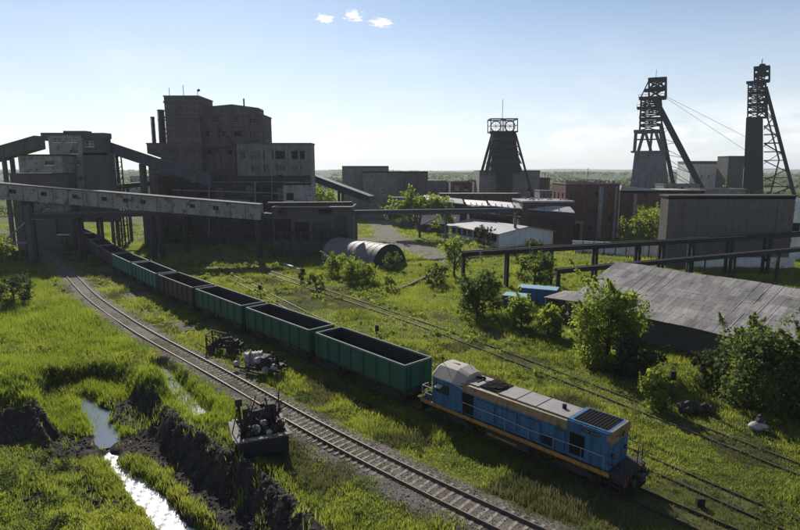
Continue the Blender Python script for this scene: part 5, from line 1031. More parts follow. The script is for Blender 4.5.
for i in range(7):
    for k in range(NS): t_ = 2*math.pi*k/NS; r = math.sin(math.pi*(.08+.86*i/6))*(1+.15*math.sin(3*t_+i)); m.v.append((r*.75*math.cos(t_), r*.5*math.sin(t_), .75*i/6))
for i in range(6):
    for k in range(NS): m.f.append((i*NS+k, i*NS+(k+1) % NS, (i+1)*NS+(k+1) % NS, (i+1)*NS+k)); m.m.append(0)
m.f.append(tuple(6*NS+k for k in range(NS))); m.m.append(0); m.build('sack', 'scrapl', T, True)
m = MB(); m.path([(0, 0, .65), (.25, .05, .95), (.1, .1, 1.2)], [.25, .28, .12], 8); m.beam((.3, 0, .6), (.75, .2, .5), .2); m.build('lump', 'scrap', T)
# signals and posts
def signal(label, px, yb, yt, group='track signals'):
    g = G(px, yb); h_ = ZA(yt, g[1])-hz(*g); T = thing('signal_post', label, 'signal', (g[0], g[1], hz(*g)), 0, group); m = MB(); m.tube((0, 0, -.3), (0, 0, h_-.3), .055, n=8); m.build('mast', 'steel', T)
    m = MB(); m.box(-.22, .22, -.12, .12, h_-.75, h_); m.tube((0, -.12, h_-.25), (0, -.3, h_-.23), .12, n=12); m.tube((0, -.12, h_-.55), (0, -.3, h_-.53), .12, n=12); m.build('signal_head', 'bsteel', T); return T
signal('black track signal on a thin mast right of the locomotive', 671, 402, 371); signal('dwarf black signal just behind the first green wagon', 377, 336, 325); signal('dwarf signal by the loco nose in the rail gap', 700, 506, 498)
signal('small dark signal in grass behind the maroon wagon', 260, 294, 285)
# log / kerb edging bank, pale slabs
for (a, b_, lab) in (((396, 291), (447, 268), 'dark timber baulk lying along the low bank by the trestle end'), ((282, 264), (300, 271), 'pale concrete slab edge lying left of the arched shed')):
    A_, B_ = G(*a), G(*b_); T = thing('baulk', lab, 'timber baulk' if 'timber' in lab else 'concrete slab', (A_[0], A_[1], hz(*A_))); m = MB(); k = 5 if 'timber' in lab else 1
    for i in range(k): p, q = A_+(B_-A_)*i/k, A_+(B_-A_)*(i+.93)/k; m.beam((p[0]-A_[0], p[1]-A_[1], .25+hz(*p)-hz(*A_)), (q[0]-A_[0], q[1]-A_[1], .25+hz(*q)-hz(*A_)), .5, .45)
    m.build('beams', 'scrap' if 'timber' in lab else 'scrapl', T)
# power poles in the distance
for i, (px, yb, yt, d) in enumerate(((100, 200, 165, 230), (588, 190, 168, 330), (325, 196, 178, 260), (545, 200, 172, 230))):
    P_ = at(px, yt, d); T = thing('power_pole', ['thin power pole left of the coal plant gap', 'thin power pole above the brick mine hall', 'thin power pole right of the plant hall', 'thin power pole right of the central headframe'][i], 'power pole', (P_.x, d, hz(P_.x, d)), 0, 'distant power poles'); m = MB(); h_ = P_.z-hz(P_.x, d); m.tube((0, 0, -.3), (0, 0, h_), .16, .1, 8); m.build('pole', 'bark', T); m = MB(); m.beam((-1, 0, h_-.6), (1, 0, h_-.6), .12); m.build('crossarm', 'bark', T)
# ------------------------------------------------------------ train
def curve_at(poly, s):
    seg = np.r_[0, np.cumsum(np.linalg.norm(np.diff(poly, axis=0), axis=1))]
    p = np.array((np.interp(s, seg, poly[:, 0]), np.interp(s, seg, poly[:, 1])))
    q = np.array((np.interp(s+.5, seg, poly[:, 0]), np.interp(s+.5, seg, poly[:, 1]))); return p, q-p
def s_near(poly, pt):
    seg = np.r_[0, np.cumsum(np.linalg.norm(np.diff(poly, axis=0), axis=1))]; return seg[np.argmin(np.hypot(*(poly-np.array(pt)).T))]
def paint(name, c, rust=(.07, .04, .03), ra=.25, c2=None, rough=.55):
    return mat(name, c, rough, 0, c2=c2 or tuple(k*.7 for k in c), scale=1.1, amt=1.3, streak=.65, rust=rust, rustamt=ra, spec=.3, bump=.35, bscale=1.6, vary=.55 if 'wagon' in name else 0)
M['blue'] = paint('worn_blue_paint', (.046, .140, .262), ra=.2)
M['beige'] = paint('faded_ochre_paint', (.30, .20, .10), ra=.2)
M['croof'] = mat('dusty_cab_roof', (.37, .315, .265), .7, c2=(.30, .26, .23), scale=1.2, amt=1)
M['hroof'] = mat('dusty_grey_roof', (.29, .26, .245), .7, c2=(.18, .16, .16), scale=.8, amt=1, rust=(.10, .08, .07), rustamt=.1)
M['orange'] = paint('faded_orange_stripe', (.42, .22, .05), ra=.1)
M['red'] = paint('faded_red_paint', (.40, .06, .03), ra=.3)
M['rwhite'] = mat('white_handrail_paint', (.42, .42, .41), .6, scale=3)
M['lamp'] = mat('lamp_glass', (.55, .55, .5), .2, scale=3, spec=.8)
M['black'] = mat('black_grille', (.012, .012, .013), .95, c2=(.022, .02, .02), scale=5, spec=.05)
def wheelset(T, x, z=.525, r=.525, nm='wheelset', y=0):
    m = MB()
    for s in (-1, 1):
        m.tube((0, s*.79-.07, 0), (0, s*.79+.07, 0), r, n=20); m.tube((0, s*.71-.02, 0), (0, s*.71+.02, 0), r+.03, n=20)
    m.tube((0, -.95, 0), (0, .95, 0), .09, n=8); return m.build(nm, 'steel', T, loc=(x, y, z))
def bogie(T, x, wb=1.85):
    m = MB()
    for s in (-1, 1):
        y = s*1.03; m.prism([(-wb/2-.25, y, .42), (-wb/2-.25, y, .66), (-.45, y, .84), (.45, y, .84), (wb/2+.25, y, .66), (wb/2+.25, y, .42), (wb/2-.2, y, .45), (.4, y, .28), (-.4, y, .28), (-wb/2+.2, y, .45)], (0, .12*s, 0))
        for q in (-wb/2, wb/2): m.tube((q, y, .525), (q, y+.2*s, .525), .15, n=10)
        for q in (-.16, .0, .16): m.tube((q, y+.05*s, .34), (q, y+.05*s, .62), .07, n=6)
    m.box(-.3, .3, -1.05, 1.05, .5, .86); b = m.build('bogie', 'steel', T, loc=(x, 0, 0))
    for q in (-wb/2, wb/2): wheelset(b, q)
    return b
def make_gondola(col, label, full=False):
    T = thing('gondola_wagon', label, 'gondola wagon', group='open gondola wagons of the train')
    L2, W2, z0, z1 = 6.32, 1.5, 1.32, 3.50
    b = MB()
    for s in (-1, 1):
        y = s*W2; b.box(-L2, L2, min(y, y-s*.07), max(y, y-s*.07), z0, z1-.07)
        for i in range(8):                                    # vertical ribs
            x = -L2+.12+i*(2*L2-.24)/7; w = .10 if 0 < i < 7 else .15
            b.prism([(x-w, y, z0), (x+w, y, z0), (x+w*.7, y+s*.15, z0), (x-w*.7, y+s*.15, z0)], (0, 0, z1-z0-.07))
        for i in range(7):                                    # pressed panels: two diagonal and horizontal creases
            xa = -L2+.25+i*(2*L2-.24)/7; xb = xa+(2*L2-.24)/7-.28
            for zz in (1.75, 2.25, 2.75, 3.1): b.box(xa+.12, xb-.1, min(y, y+s*.025), max(y, y+s*.025), zz, zz+.06)
    bw = b.build('side_walls', col, T)
    b = MB()
    for s in (-1, 1): y = s*(W2-.072); b.box(-L2+.08, L2-.08, min(y, y-s*.02), max(y, y-s*.02), z0+.08, z1-.075); x = s*(L2-.072); b.box(min(x, x-s*.02), max(x, x-s*.02), -W2+.1, W2-.1, z0+.08, z1-.075)
    b.build('inner_lining', 'coaldust', T)
    for s in (-1, 1):
        e = MB(); x = s*L2; e.box(min(x, x-s*.07), max(x, x-s*.07), -W2+.07, W2-.07, z0, z1-.07)
        for zz in (1.6, 2.05, 2.5, 2.95): e.box(min(x, x+s*.07), max(x, x+s*.07), -W2+.1, W2-.1, zz, zz+.10)
        for yy in (-.7, .7): e.box(min(x, x+s*.09), max(x, x+s*.09), yy-.06, yy+.06, z0, z1-.07)
        e.build('end_wall', col, T)
    r = MB()
    for s in (-1, 1): r.box(-L2-.05, L2+.05, s*(W2+.02)-.075, s*(W2+.02)+.075, z1-.07, z1+.07); r.box(s*L2-.07, s*L2+.07, -W2+.06, W2-.06, z1-.069, z1+.068)
    r.build('top_rim', 'rim_'+col, T)
    f = MB(); f.box(-L2, L2, -W2+.1, W2-.1, 1.30, 1.38); f.box(-L2-.2, L2+.2, -.22, .22, .95, 1.30)
    for x in np.linspace(-L2+.1, L2-.1, 8): f.box(x-.08, x+.08, -W2, W2, 1.1, 1.31)
    for s in (-1, 1): f.box(-L2, L2, s*(W2-.05)-.05, s*(W2-.05)+.05, 1.12, 1.31); f.box(s*(L2+.02)-.1, s*(L2+.02)+.1, -W2, W2, .98, 1.31)
    f.tube((-1.2, -.5, .95), (.1, -.5, .95), .2, n=10); f.beam((-3.2, -.6, .9), (3.2, -.6, .85), .05); f.beam((-3.2, .6, .9), (3.2, .6, .85), .05); f.tube((1.2, .5, 1.0), (1.9, .5, 1.0), .16, n=10)
    for x in (-2.4, 2.2): f.box(x, x+.35, -W2+.15, -W2+.35, .8, 1.12)
    f.build('underframe', 'steel', T)
    c = MB(); c.box(-L2+.08, L2-.08, -W2+.08, W2-.08, 1.385, 1.40)
    c.build('floor', 'coaldust', T)
    for s in (-1, 1):
        k = MB(); k.box(min(s*L2, s*6.96), max(s*L2, s*6.96), -.1, .1, .92, 1.16); k.box(min(s*6.7, s*6.94), max(s*6.7, s*6.94), -.22, .2, .88, 1.2); k.build('coupler', 'steel', T)
        l = MB()
        for q in (-.2, .2): l.beam((s*(L2+.15), -W2+.3+q, 1.1), (s*(L2+.15), -W2+.3+q, 3.4), .035)
        for zz in np.arange(1.2, 3.4, .32): l.beam((s*(L2+.15), -W2+.1, zz), (s*(L2+.15), -W2+.5, zz), .03)
        l.build('ladder', 'steel', T); bogie(T, s*4.33)
    pl = MB()
    for k, (x, z) in enumerate([(-1.0+.17*i, 2.55) for i in range(8)]):
        pl.box(x, x+.10, -W2-.022, -W2-.004, z, z+.2)
    pl.build('number_marks', 'faded', T)
    return T
M['faded'] = mat('faded_marks', (.12, .17, .15), .8, c2=(.04, .10, .08), scale=9)
M['coaldust'] = mat('coal_dust', (.014, .013, .014), .95, c2=(.035, .030, .028), scale=2, bump=.4)
for nm, c, rc, ra in (('green', (.024, .140, .088), (.16, .19, .17), .3), ('teal', (.048, .185, .155), (.20, .23, .22), .3), ('dgreen', (.030, .125, .085), (.15, .17, .16), .4), ('maroon', (.085, .038, .036), (.16, .13, .12), .1), ('brown', (.065, .042, .038), (.14, .12, .11), .1)):
    M[nm] = paint(nm+'_wagon_paint', c, ra=ra); M['rim_'+nm] = mat(nm+'_highlight_rim', rc, .8, c2=tuple(k*.6 for k in rc), scale=3)  # top rims coloured paler than the walls to carry the rim highlight
protos = {}
sL = s_near(T1, (1.6, 44.9))-.75
ORD = ['first', 'second', 'third', 'fourth', 'fifth', 'sixth', 'seventh', 'eighth', 'ninth', 'tenth', 'eleventh', 'twelfth']
cols = [('green', 'clean dark green'), ('green', 'dark green'), ('dgreen', 'rust flecked dark green'), ('maroon', 'dark maroon'), ('teal', 'bright teal'), ('teal', 'teal'), ('maroon', 'rusty maroon'), ('teal', 'worn teal'), ('brown', 'dark brown'), ('brown', 'sooty brown'), ('brown', 'shadowed brown')]
for i, (k, txt) in enumerate(cols):
    lab = 'empty %s open wagon, %s behind the blue locomotive' % (txt, ORD[i])+(', coupled straight to it' if i == 0 else '')
    if k not in protos: o = protos[k] = make_gondola(k, lab)
    else: o = copy_tree(protos[k]); o['label'] = lab
    a, _ = curve_at(T1, sL+13.92*i+2.3); b_, _ = curve_at(T1, sL+13.92*i+10.6); c = (a+b_)/2; d = a-b_
    o.location = (c[0], c[1], .24); o.rotation_euler = (0, 0, math.atan2(d[1], d[0]))
# locomotive
a, _ = curve_at(T1, sL-1.7-12.5); b_, _ = curve_at(T1, sL-1.7-4); c = (curve_at(T1, sL-1.7-8.3)[0]); d = a-b_
LO = thing('diesel_locomotive', 'blue diesel shunting locomotive with ochre trim heading the coal wagons', 'locomotive', (c[0], c[1], .24), math.atan2(d[1], d[0]))
m = MB(); m.box(-8.3, 8.1, -1.42, 1.42, .98, 1.32); m.box(-7.9, 7.9, -1.1, 1.1, .8, .98); m.box(-8.3, 8.1, -1.5, 1.5, 1.32, 1.38); m.build('frame', 'steel', LO)
for s in (-1, 1):
    m = MB(); m.box(-8.25, 7.3, min(s*1.46, s*1.50), max(s*1.46, s*1.50), 1.08, 1.28); m.box(-8.25, 7.3, min(s*1.50, s*1.56), max(s*1.50, s*1.56), 1.25, 1.37); m.build('side_stripe', 'orange', LO)
# hood: body, chamfer, roof panels
HW = 1.28
m = MB(); m.box(-4.7, 4.35, -HW, HW, 1.38, 3.02)
for x in np.linspace(-3.6, 4.1, 11):
    for s in (-1, 1): m.box(x-.015, x+.015, min(s*HW, s*(HW+.02)), max(s*HW, s*(HW+.02)), 1.45, 2.98)
hood = m.build('hood', 'blue', LO)
m = MB(); pr = [(-HW, 3.02), (-HW-.03, 3.1), (-HW+.12, 3.55), (-.85, 3.68), (.85, 3.68), (HW-.12, 3.55), (HW+.03, 3.1), (HW, 3.02)]
for s in (-1, 1):
    m.prism([(-4.7, s*HW, 3.02), (-4.7, s*(HW+.03), 3.08), (-4.7, s*(HW-.1), 3.56), (-4.7, s*.98, 3.62), (-4.7, s*.95, 3.02)], (9.05, 0, 0))
m.build('roof_edge', 'beige', hood)
m = MB(); m.box(-4.75, 4.40, -.95, .95, 3.02, 3.66)
for x0, x1 in ((-4.6, -3.0), (-1.3, .2), (.3, 1.8), (1.9, 4.25)): m.box(x0, x1, -.98, .98, 3.66, 3.71)
m.build('roof_panels', 'hroof', hood)
m = MB(); m.tube((-2.1, 0, 3.6), (-2.1, 0, 3.82), .78, n=24); m.tube((-2.1, 0, 3.82), (-2.1, 0, 3.86), .83, .74, n=24)
for k in range(6): a_ = k*math.pi/3; m.beam((-2.1, 0, 3.88), (-2.1+.75*math.cos(a_), .75*math.sin(a_), 3.88), .12, .04)
m.box(-2.95, -1.25, -.9, .9, 3.66, 3.76); m.build('roof_fan', 'black', hood)
m = MB(); m.tube((3.3, .1, 3.6), (3.3, .1, 3.95), .14, n=14); m.tube((3.3, .1, 3.95), (3.3, .1, 3.97), .16, n=14); m.build('exhaust_stack', 'black', hood)
m = MB()
for x in (-4.5, -3.5): m.tube((x, -.5, 3.7), (x, .5, 3.7), .07, n=8)
m.tube((-4.2, .3, 3.72), (-3.4, .3, 3.9), .1, n=8); m.build('air_pipe', 'black', hood)
def door(x0, x1, z0, z1, mt, y=-HW, nm='side_door', parent=None):
    for s in (-1, 1):
        m = MB(); m.box(x0-.03, x1+.03, min(s*HW, s*(HW+.027)), max(s*HW, s*(HW+.027)), z0-.03, z1+.03); m.build('door_seam', 'black', parent or hood)
        m = MB(); m.box(x0+.08, x0+.13, min(s*(HW+.036), s*(HW+.06)), max(s*(HW+.036), s*(HW+.06)), (z0+z1)/2-.1, (z0+z1)/2+.1); [m.box(x1-.06, x1+.02, min(s*(HW+.036), s*(HW+.055)), max(s*(HW+.036), s*(HW+.055)), q, q+.09) for q in (z0+.12, z1-.22)]; m.build('handle', 'steel', parent or hood)
        m = MB(); m.box(x0, x1, min(s*HW, s*(HW+.035)), max(s*HW, s*(HW+.035)), z0, z1, 0)
        if mt == 'black':
            for z in np.arange(z0+.12, z1-.05, .16): m.box(x0+.06, x1-.06, min(s*(HW+.035), s*(HW+.06)), max(s*(HW+.035), s*(HW+.06)), z, z+.05, 0)
        m.build(nm, mt, parent or hood)
door(-4.2, -3.2, 1.5, 2.95, 'black', nm='louvred_door'); door(-2.9, -1.3, 1.6, 2.85, 'blue'); door(-1.1, .6, 1.6, 2.85, 'blue'); door(.8, 2.4, 1.6, 2.85, 'blue'); door(2.55, 3.3, 1.55, 2.1, 'black', nm='vent_grille'); door(3.5, 4.2, 1.6, 2.85, 'blue')
# cooler section
RW = 1.30
m = MB(); m.box(4.35, 7.1, -RW, RW, 1.38, 3.72); m.prism([(4.3, -RW-.03, 3.60), (4.3, -RW+.1, 3.80), (4.3, RW-.1, 3.80), (4.3, RW+.03, 3.60)], (2.85, 0, 0)); cool = m.build('cooler_housing', 'blue', LO)
m = MB(); m.box(4.6, 6.85, -1.05, 1.05, 3.80, 3.83)
for x in np.arange(4.7, 6.8, .22): m.box(x, x+.03, -1.05, 1.05, 3.83, 3.86)
m.build('roof_grille', 'black', cool)
m = MB(); m.box(7.1, 7.16, -1.2, 1.2, 2.95, 3.55); m.prism([(7.1, -1.33, 3.2), (7.1, -1.33, 3.62), (7.1, -1.1, 3.83), (7.1, 1.1, 3.83), (7.1, 1.33, 3.62), (7.1, 1.33, 3.2)], (.1, 0, 0)); m.box(6.95, 7.15, -1.34, -1.30, 3.25, 3.62); m.box(6.95, 7.15, 1.30, 1.34, 3.25, 3.62); m.build('nose_panel', 'beige', cool)
m = MB(); m.tube((7.19, 0, 3.42), (7.34, 0, 3.42), .26, n=20, m=0); m.tube((7.34, 0, 3.42), (7.35, 0, 3.42), .21, n=20, m=1); m.build('headlight', ['beige', 'glass'], cool)
for s in (-1, 1):
    m = MB(); m.tube((7.1, s*.85, 2.2), (7.22, s*.85, 2.2), .13, n=14); m.tube((7.22, s*.85, 2.2), (7.23, s*.85, 2.2), .1, n=14, m=1); m.build('marker_lamp', ['black', 'red'], cool)
for s in (-1, 1):
    m = MB(); m.box(4.55, 5.55, min(s*RW, s*(RW+.03)), max(s*RW, s*(RW+.03)), 1.6, 3.0)
    for z in np.arange(1.7, 2.95, .14): m.box(4.62, 5.48, min(s*(RW+.03), s*(RW+.06)), max(s*(RW+.03), s*(RW+.06)), z, z+.05)
    m.build('cooler_grille', 'black', cool)
    m = MB(); m.box(5.3, 6.5, min(s*RW, s*(RW+.02)), max(s*RW, s*(RW+.02)), 3.30, 3.54); m.build('number_plate', 'steel', cool)
    q = MB(); x = 5.4
    for wd in (.10, .12, .10, 0, .08, .08, .1, .1): 
        if wd: q.box(x, x+wd, min(s*(RW+.02), s*(RW+.03)), max(s*(RW+.02), s*(RW+.03)), 3.37, 3.48)
        x += .14
    q.build('plate_marks', 'faded', cool)
m = MB(); m.box(7.1, 7.14, -.75, -.35, 1.5, 2.8); m.box(7.1, 7.14, .35, .75, 1.5, 2.8); m.box(7.14, 7.17, -.5, -.45, 2.1, 2.3); m.build('front_hatch', 'blue', cool)
# cab
m = MB()
cw = 1.48
for s in (-1, 1):
    y = s*cw; yi = y-s*.08
    for (x0, x1, z0, z1) in ((-7.05, -5.0, 1.38, 2.35), (-7.05, -5.0, 3.1, 3.45), (-7.05, -6.75, 2.35, 3.1), (-5.35, -5.0, 2.35, 3.1)): m.box(x0, x1, min(y, yi), max(y, yi), z0, z1)
for x in (-7.05,):
    for (y0, y1, z0, z1) in ((-cw, cw, 1.38, 2.4), (-cw, cw, 3.1, 3.45), (-cw, -1.15, 2.4, 3.1), (-.15, .15, 2.4, 3.1), (1.15, cw, 2.4, 3.1)): m.box(x, x+.08, y0+.001, y1-.001, z0, z1)
m.hexa([(-5.0, -cw, 1.38), (-4.3, -HW-.01, 1.38), (-4.3, HW+.01, 1.38), (-5.0, cw, 1.38), (-5.0, -cw, 3.45), (-4.3, -HW-.01, 3.4), (-4.3, HW+.01, 3.4), (-5.0, cw, 3.45)])
cab = m.build('cab', 'blue', LO)
m = MB()
for s in (-1, 1): m.box(-6.75, -5.35, min(s*1.42, s*1.44), max(s*1.42, s*1.44), 2.35, 3.1)
for y0, y1 in ((-1.15, -.15), (.15, 1.15)): m.box(-7.0, -6.98, y0, y1, 2.4, 3.1)
m.build('cab_window', 'glass', cab)
m = MB()
for s in (-1, 1): m.prism([(-6.55, s*(cw+.01), 3.0), (-6.55, s*(cw+.38), 2.86), (-6.55, s*(cw+.38), 2.89), (-6.55, s*(cw+.01), 3.06)], (.55, 0, 0))
m.build('window_awning', 'rwhite', cab)
m = MB()
prf = [(-cw-.04, 3.45), (-cw-.05, 3.52), (-.86, 4.30), (-.5, 4.42), (.5, 4.42), (.86, 4.30), (cw+.05, 3.52), (cw+.04, 3.45)]
n0 = len(m.v); xs = [(-7.15, 1.0, 0), (-6.85, .985, .0), (-5.1, .985, 0), (-4.2, .84, -.28)]
for x, k, dz in xs: m.v += [(x, y*k, z+dz-(.22 if x == -7.15 and z > 3.6 else 0)) for y, z in prf]
K = len(prf)
for i in range(3):
    for j in range(K-1): o = n0+i*K+j; m.f.append((o, o+K, o+K+1, o+1)); m.m.append(0)
m.f.append(tuple(n0+j for j in range(K))); m.m.append(0); m.f.append(tuple(n0+3*K+j for j in reversed(range(K)))); m.m.append(0)
rf = m.build('cab_roof', 'croof', cab)
m = MB(); m.beam((-6.9, -.5, 4.3), (-6.9, -.5, 5.0), .04); m.beam((-5.2, .6, 4.3), (-5.2, .6, 4.75), .035); m.tube((-6.3, 0, 4.36), (-5.6, 0, 4.42), .07, n=8); m.build('antenna', 'black', rf)
# rails, tank, ends
for s in (-1, 1):
    m = MB(); y = s*1.44; xs = [-4.1, -2.2, -.3, 1.6, 3.5, 5.4, 6.9]; z = [2.28, 2.26, 2.24, 2.14, 2.22, 2.26, 2.26]
    m.path([(x, y, zz) for x, zz in zip(xs, z)], [.024]*7, 6)
    for x, zz in zip(xs, z): m.beam((x, y, 1.38), (x, y, zz), .014)
    m.build('handrail', 'rwhite', LO)
for s, x0 in ((-1, -8.2), (1, 8.0)):
    m = MB()
    for y in (-1.42, -.75, .75, 1.42): m.beam((x0, y, 1.38), (x0, y, 2.45), .045)
    for z in (1.9, 2.45): m.beam((x0, -1.42, z), (x0, -.75, z), .04); m.beam((x0, .75, z), (x0, 1.42, z), .04); m.beam((x0, -1.42, z), (x0-s*1.0, -1.42, z), .04); m.beam((x0, 1.42, z), (x0-s*1.0, 1.42, z), .04)
    m.build('end_railing', 'rwhite' if s < 0 else 'steel', LO)
    m = MB(); m.box(min(x0+s*.1, x0+s*.22), max(x0+s*.1, x0+s*.22), -1.45, 1.45, .75, 1.36); m.build('buffer_beam', 'steel', LO)
    for y in (-1.3, -1.0, -.55, .55, 1.0, 1.3): q = MB().box(min(x0+s*.22, x0+s*.24), max(x0+s*.22, x0+s*.24), y-.06, y+.06, .8, 1.32).build('warning_stripe', 'red', LO) if s > 0 else None
    for y in (-.9, .9):
        m = MB(); m.tube((x0+s*.22, y, 1.05), (x0+s*.55, y, 1.05), .11, n=12); m.tube((x0+s*.55, y, 1.05), (x0+s*.62, y, 1.05), .24, n=16); m.build('buffer', 'steel', LO) if s > 0 else None
    m = MB(); m.box(min(x0, x0+s*.75), max(x0, x0+s*.75), -.12, .12, .95, 1.2); m.box(min(x0+s*.5, x0+s*.8), max(x0+s*.5, x0+s*.8), -.24, .2, .9, 1.25); m.build('coupler', 'steel', LO)
    m = MB(); m.hexa([(x0+s*.15, -1.3, .2), (x0+s*.45, -1.2, .2), (x0+s*.45, 1.2, .2), (x0+s*.15, 1.3, .2), (x0-s*.1, -1.35, .8), (x0+s*.12, -1.3, .8), (x0+s*.12, 1.3, .8), (x0-s*.1, 1.35, .8)]); m.build('rail_guard', 'black', LO)
    m = MB()
    for y in (-.6, -.4, .4, .62): m.path([(x0+s*.25, y, 1.2), (x0+s*.42, y, 1.0), (x0+s*.4, y, .6), (x0+s*.3, y*1.05, .4)], [.035]*4, 6)
    m.build('brake_hoses', 'black', LO)
for y in (-1.35, 1.35):
    m = MB()
    for z in (.35, .68, 1.0): m.box(7.3, 7.95, y-.18, y+.18, z, z+.04)
    m.beam((7.32, y, .35), (7.32, y, 1.3), .05); m.beam((7.92, y, .35), (7.92, y, 1.3), .05); m.build('step', 'steel', LO)
m = MB(); m.box(-2.0, 1.6, -1.25, 1.25, .32, .98); m.build('fuel_tank', 'steel', LO)
m = MB()
for s in (-1, 1): m.box(-1.9, .6, min(s*1.25, s*1.3), max(s*1.25, s*1.3), .50, .62)
m.build('tank_stripe', 'orange', LO)
for x in (-5.0, 5.0): bogie(LO, x, 2.1)

# ------------------------------------------------------------ grass
def blades(name, px, py, h, lean, w, n, mt, seg=2, spread=.22):
    """n blades round every tuft position"""
    px = np.repeat(px, n); py = np.repeat(py, n); h = np.repeat(h, n)*RNG.uniform(.55, 1.15, len(px)); w = (np.repeat(w, n) if np.ndim(w) else w)*RNG.uniform(.6, 1.2, len(px))
    k = len(px); sp = np.repeat(spread, n) if np.ndim(spread) else spread
    x = px+RNG.normal(0, 1, k)*sp; y = py+RNG.normal(0, 1, k)*sp; z = height(x, y)-.04
    a = RNG.uniform(0, 2*np.pi, k); ca, sa = np.cos(a), np.sin(a); b = RNG.uniform(0, 2*np.pi, k); ln = h*lean*RNG.uniform(.2, 1.2, k); bx, by = np.cos(b)*ln, np.sin(b)*ln
    rnd = np.clip(np.repeat(RNG.uniform(0, 1, k//n), n)*.5+RNG.uniform(0, .5, k), 0, 1)
    if seg == 2:
        V = np.empty((k, 5, 3)); V[:, 0] = np.c_[x-ca*w, y-sa*w, z]; V[:, 1] = np.c_[x+ca*w, y+sa*w, z]
        mx_, my_ = x+bx*.35, y+by*.35; V[:, 2] = np.c_[mx_+ca*w*.8, my_+sa*w*.8, z+h*.6]; V[:, 3] = np.c_[mx_-ca*w*.8, my_-sa*w*.8, z+h*.6]; V[:, 4] = np.c_[x+bx, y+by, z+h]
        o = np.arange(k)*5; Q = np.stack([o, o+1, o+2, o+3], 1); T = np.stack([o+3, o+2, o+4], 1); R = np.repeat(rnd, 5)
    else:
        V = np.empty((k, 3, 3)); V[:, 0] = np.c_[x-ca*w, y-sa*w, z]; V[:, 1] = np.c_[x+ca*w, y+sa*w, z]; V[:, 2] = np.c_[x+bx, y+by, z+h]
        o = np.arange(k)*3; Q = None; T = np.stack([o, o+1, o+2], 1); R = np.repeat(rnd, 3)
    return tag(np_mesh(name, V.reshape(-1, 3), Q, T, M[mt], None, dict(rnd=R)), kind='stuff')
def scatter(n, y0, y1, power=1.0, margin=1.12):
    y = y0+(y1-y0)*RNG.random(n)**power; x = (RNG.random(n)*2-1)*(400/F)*(y*CP+HC*SP_)*margin; keep = RNG.random(n) < 1; return x, y
def fields(x, y):
    d2 = pdist(x, y, T2[::2]); d1 = pdist(x, y, T1[::2]); d3 = np.minimum(pdist(x, y, T3[::2]), pdist(x, y, T4[::2]))
    yd = np.minimum(np.minimum(pdist(x, y, YARD[0])-3.5, pdist(x, y, YARD[1])-2), pdist(x, y, YARD[2])-1.5); dc = pdist(x, y, CH); db = pdist(x, y, BK)
    lb = np.where((x < -17) & (y < 44) & (y > 36), np.abs(y-39.2-.08*(x+25)), 9); dd = pdist(x, y, DITCH)
    return d1, d2, d3, yd, dc, db, lb, dd
def sow(n, y0, y1, power, hgt, wid, nb, seg, mt_names, spread):
    x, y = scatter(n, y0, y1, power); m = y < 230; x, y = x[m], y[m]
    d1, d2, d3, yd, dc, db, lb, dd = fields(x, y); nz = fbm(x, y, 5, 3); nz2 = fbm(x+90, y, 1.6, 2); left = pleft(x, y)
    gravel = 1.0+(nz2-.5)*2.6
    p = np.ones(len(x))
    p *= np.where(d2 < gravel+.6, np.where((d2 < .66) & (y > 31) & (nz > .30), .95, np.where((d2 > .95) & (d2 < 1.4) & (nz2 > .36), .85, .0)), 1)
    p *= np.where(d1 < 1.3, .6, 1)*np.where((d3 < .95), 1., 1)
    p *= np.where(yd < .5, .03, 1)*np.where(pdw(x, y, CH, CHW) < .45, np.where(y > 35.2, .45*(nz2 > .47), .01), 1)*np.where(db < 1.75+(nz-.5)*2.4, .07, 1)*np.where(lb < 2.0+(nz-.5)*2, .06, 1)*np.where(dd < .75, .4, 1)
    p *= 1-.93*bare(x, y, d1, d2)
    for hx, hy, hr in HULLS: p *= np.where(np.hypot(x-hx, y-hy) < hr, 0, 1)
    between = (left < -1) & (d1 < 9) & (pdist(x, y, T2[::2]) < 9)      # trodden strip between open track and train
    tall = ss(.40, .62, nz)
    h = hgt*(.45+.75*tall)
    meadow = (left > 2.6) & (y > 40+0*x)
    h = np.where(meadow, hgt*(1.15+.5*nz2), h)
    strip = np.minimum(np.minimum(d1, d3), d2)
    h = np.where(strip < 2.4, np.minimum(h, hgt*.42), h); h = np.where(d3 < 1.8, hgt*.42, h); h = np.where(d2 < 1.4, hgt*.22, h)
    p *= np.where((np.minimum(d1, d2) < 2.6) & ~meadow, .55+.4*tall, 1)
    p *= np.where(~meadow & (left < -1), np.clip(.75+tall, 0, 1), 1)
    lowleft = (left > 8.5) & (y < 41) & (dc > 2.0)
    p *= np.where(lowleft, .06+1.1*ss(.38, .56, fbm(x+7, y, 2.4, 3)), 1)
    k = RNG.random(len(x)) < p; x, y, h = x[k], y[k], h[k]*RNG.uniform(.7, 1.25, k.sum()); meadow = meadow[k]; btw = d2[k] < 1.35
    dryf = (fbm(x+300, y, 6, 3) > .56) | (RNG.random(len(x)) < .12); d3k = strip[k]
    wgt = wid*(.8+.4*RNG.random(len(x)))
    reed = meadow & ~btw & ~((fbm(x+11, y+60, 8, 3) > .6)); dry = ~reed & ((dryf & (d3k < 5)) | btw); g = ~(reed | dry)
    for nm, sel in zip(mt_names, (g, reed, dry)):
        if sel.any(): blades({'grass': 'grass', 'reed': 'meadow_grass', 'dry': 'dry_grass'}[nm], x[sel], y[sel], h[sel], .45, wgt[sel], nb, nm, seg, spread)
sow(52000, 24, 62, .9, .52, .020, 9, 2, ('grass', 'reed', 'dry'), .17)
sow(80000, 60, 118, .85, .60, .040, 7, 1, ('grass', 'reed', 'dry'), .30)
sow(34000, 116, 200, .9, .75, .085, 6, 1, ('grass', 'reed', 'dry'), .5)

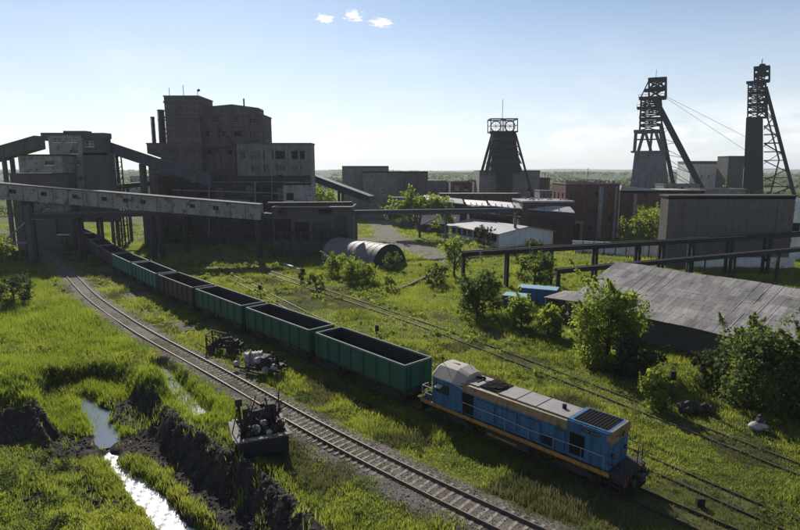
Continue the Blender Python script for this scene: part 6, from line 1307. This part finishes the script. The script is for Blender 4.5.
def weeds(n, xr, yr, hmax, leaf, dens, mt):
    cx = RNG.uniform(*xr, n); cy = RNG.uniform(*yr, n); d1, d2, d3, yd, dc, db, lb, dd = fields(cx, cy)
    k = (RNG.random(n) < dens(cx, cy)) & (d2 > 2.3) & (d1 > 1.9) & (dc > 1.4) & (yd > 0) & (db > 2.0) & (lb > 1.8)
    for hx, hy, hr in HULLS: k &= np.hypot(cx-hx, cy-hy) > hr*.8
    cx, cy = cx[k], cy[k]; m_ = len(cx); q = 46; r = np.repeat(RNG.uniform(.18, .62, m_), q); hh = np.repeat(RNG.uniform(.35, 1, m_)*hmax, q); K = m_*q
    a = RNG.uniform(0, 6.283, K); rr = RNG.random(K)**.5; x = np.repeat(cx, q)+np.cos(a)*rr*r; y = np.repeat(cy, q)+np.sin(a)*rr*r; z = height(x, y)+hh*RNG.random(K)**.7*(1-rr*.55)
    c = np.c_[x, y, z]; v = RNG.normal(0, 1, (K, 3)); v /= np.linalg.norm(v, axis=1)[:, None]; b = np.cross(v, RNG.normal(0, 1, (K, 3))); b /= np.linalg.norm(b, axis=1)[:, None]; s = leaf*RNG.uniform(.6, 1.4, K)[:, None]*(1+y[:, None]/90)
    V = np.stack([c-v*s, c+b*s*.5, c+v*s, c-b*s*.5], 1).reshape(-1, 3); o = np.arange(K)*4
    tag(np_mesh('weeds', V, np.stack([o, o+1, o+2, o+3], 1), None, M[mt], None, dict(rnd=np.repeat(np.clip(np.repeat(RNG.random(m_), q)*.6+RNG.random(K)*.4, 0, 1), 4))), kind='stuff')
weeds(5200, (-46, 8), (24, 62), .75, .06, lambda x, y: np.where((pleft(x, y) > 5) & (fbm(x+31, y+9, 3.2, 3) > .50), .75, .05), 'leafd')
weeds(5200, (-46, 34), (24, 64), .5, .055, lambda x, y: np.where(fbm(x+3, y+70, 3.0, 3) > .54, .6, .05), 'leaf')
weeds(9000, (-60, 60), (50, 118), .95, .07, lambda x, y: np.where(fbm(x+13, y+40, 5.0, 3) > .56, .6, .04), 'leafl')
# ------------------------------------------------------------ haze
m = MB(); m.box(-6900, 6900, -900, 6900, -60, 110); o = m.build('haze', [], None); hm = bpy.data.materials.new('haze'); hm.use_nodes = True; t = hm.node_tree; t.nodes.remove(t.nodes['Principled BSDF'])
pv = t.nodes.new('ShaderNodeVolumePrincipled'); pv.inputs['Color'].default_value = (.86, .93, 1, 1); pv.inputs['Density'].default_value = HAZE; pv.inputs['Anisotropy'].default_value = .2; t.links.new(pv.outputs[0], t.nodes['Material Output'].inputs['Volume'])
o.data.materials.append(hm); tag(o, kind='stuff')
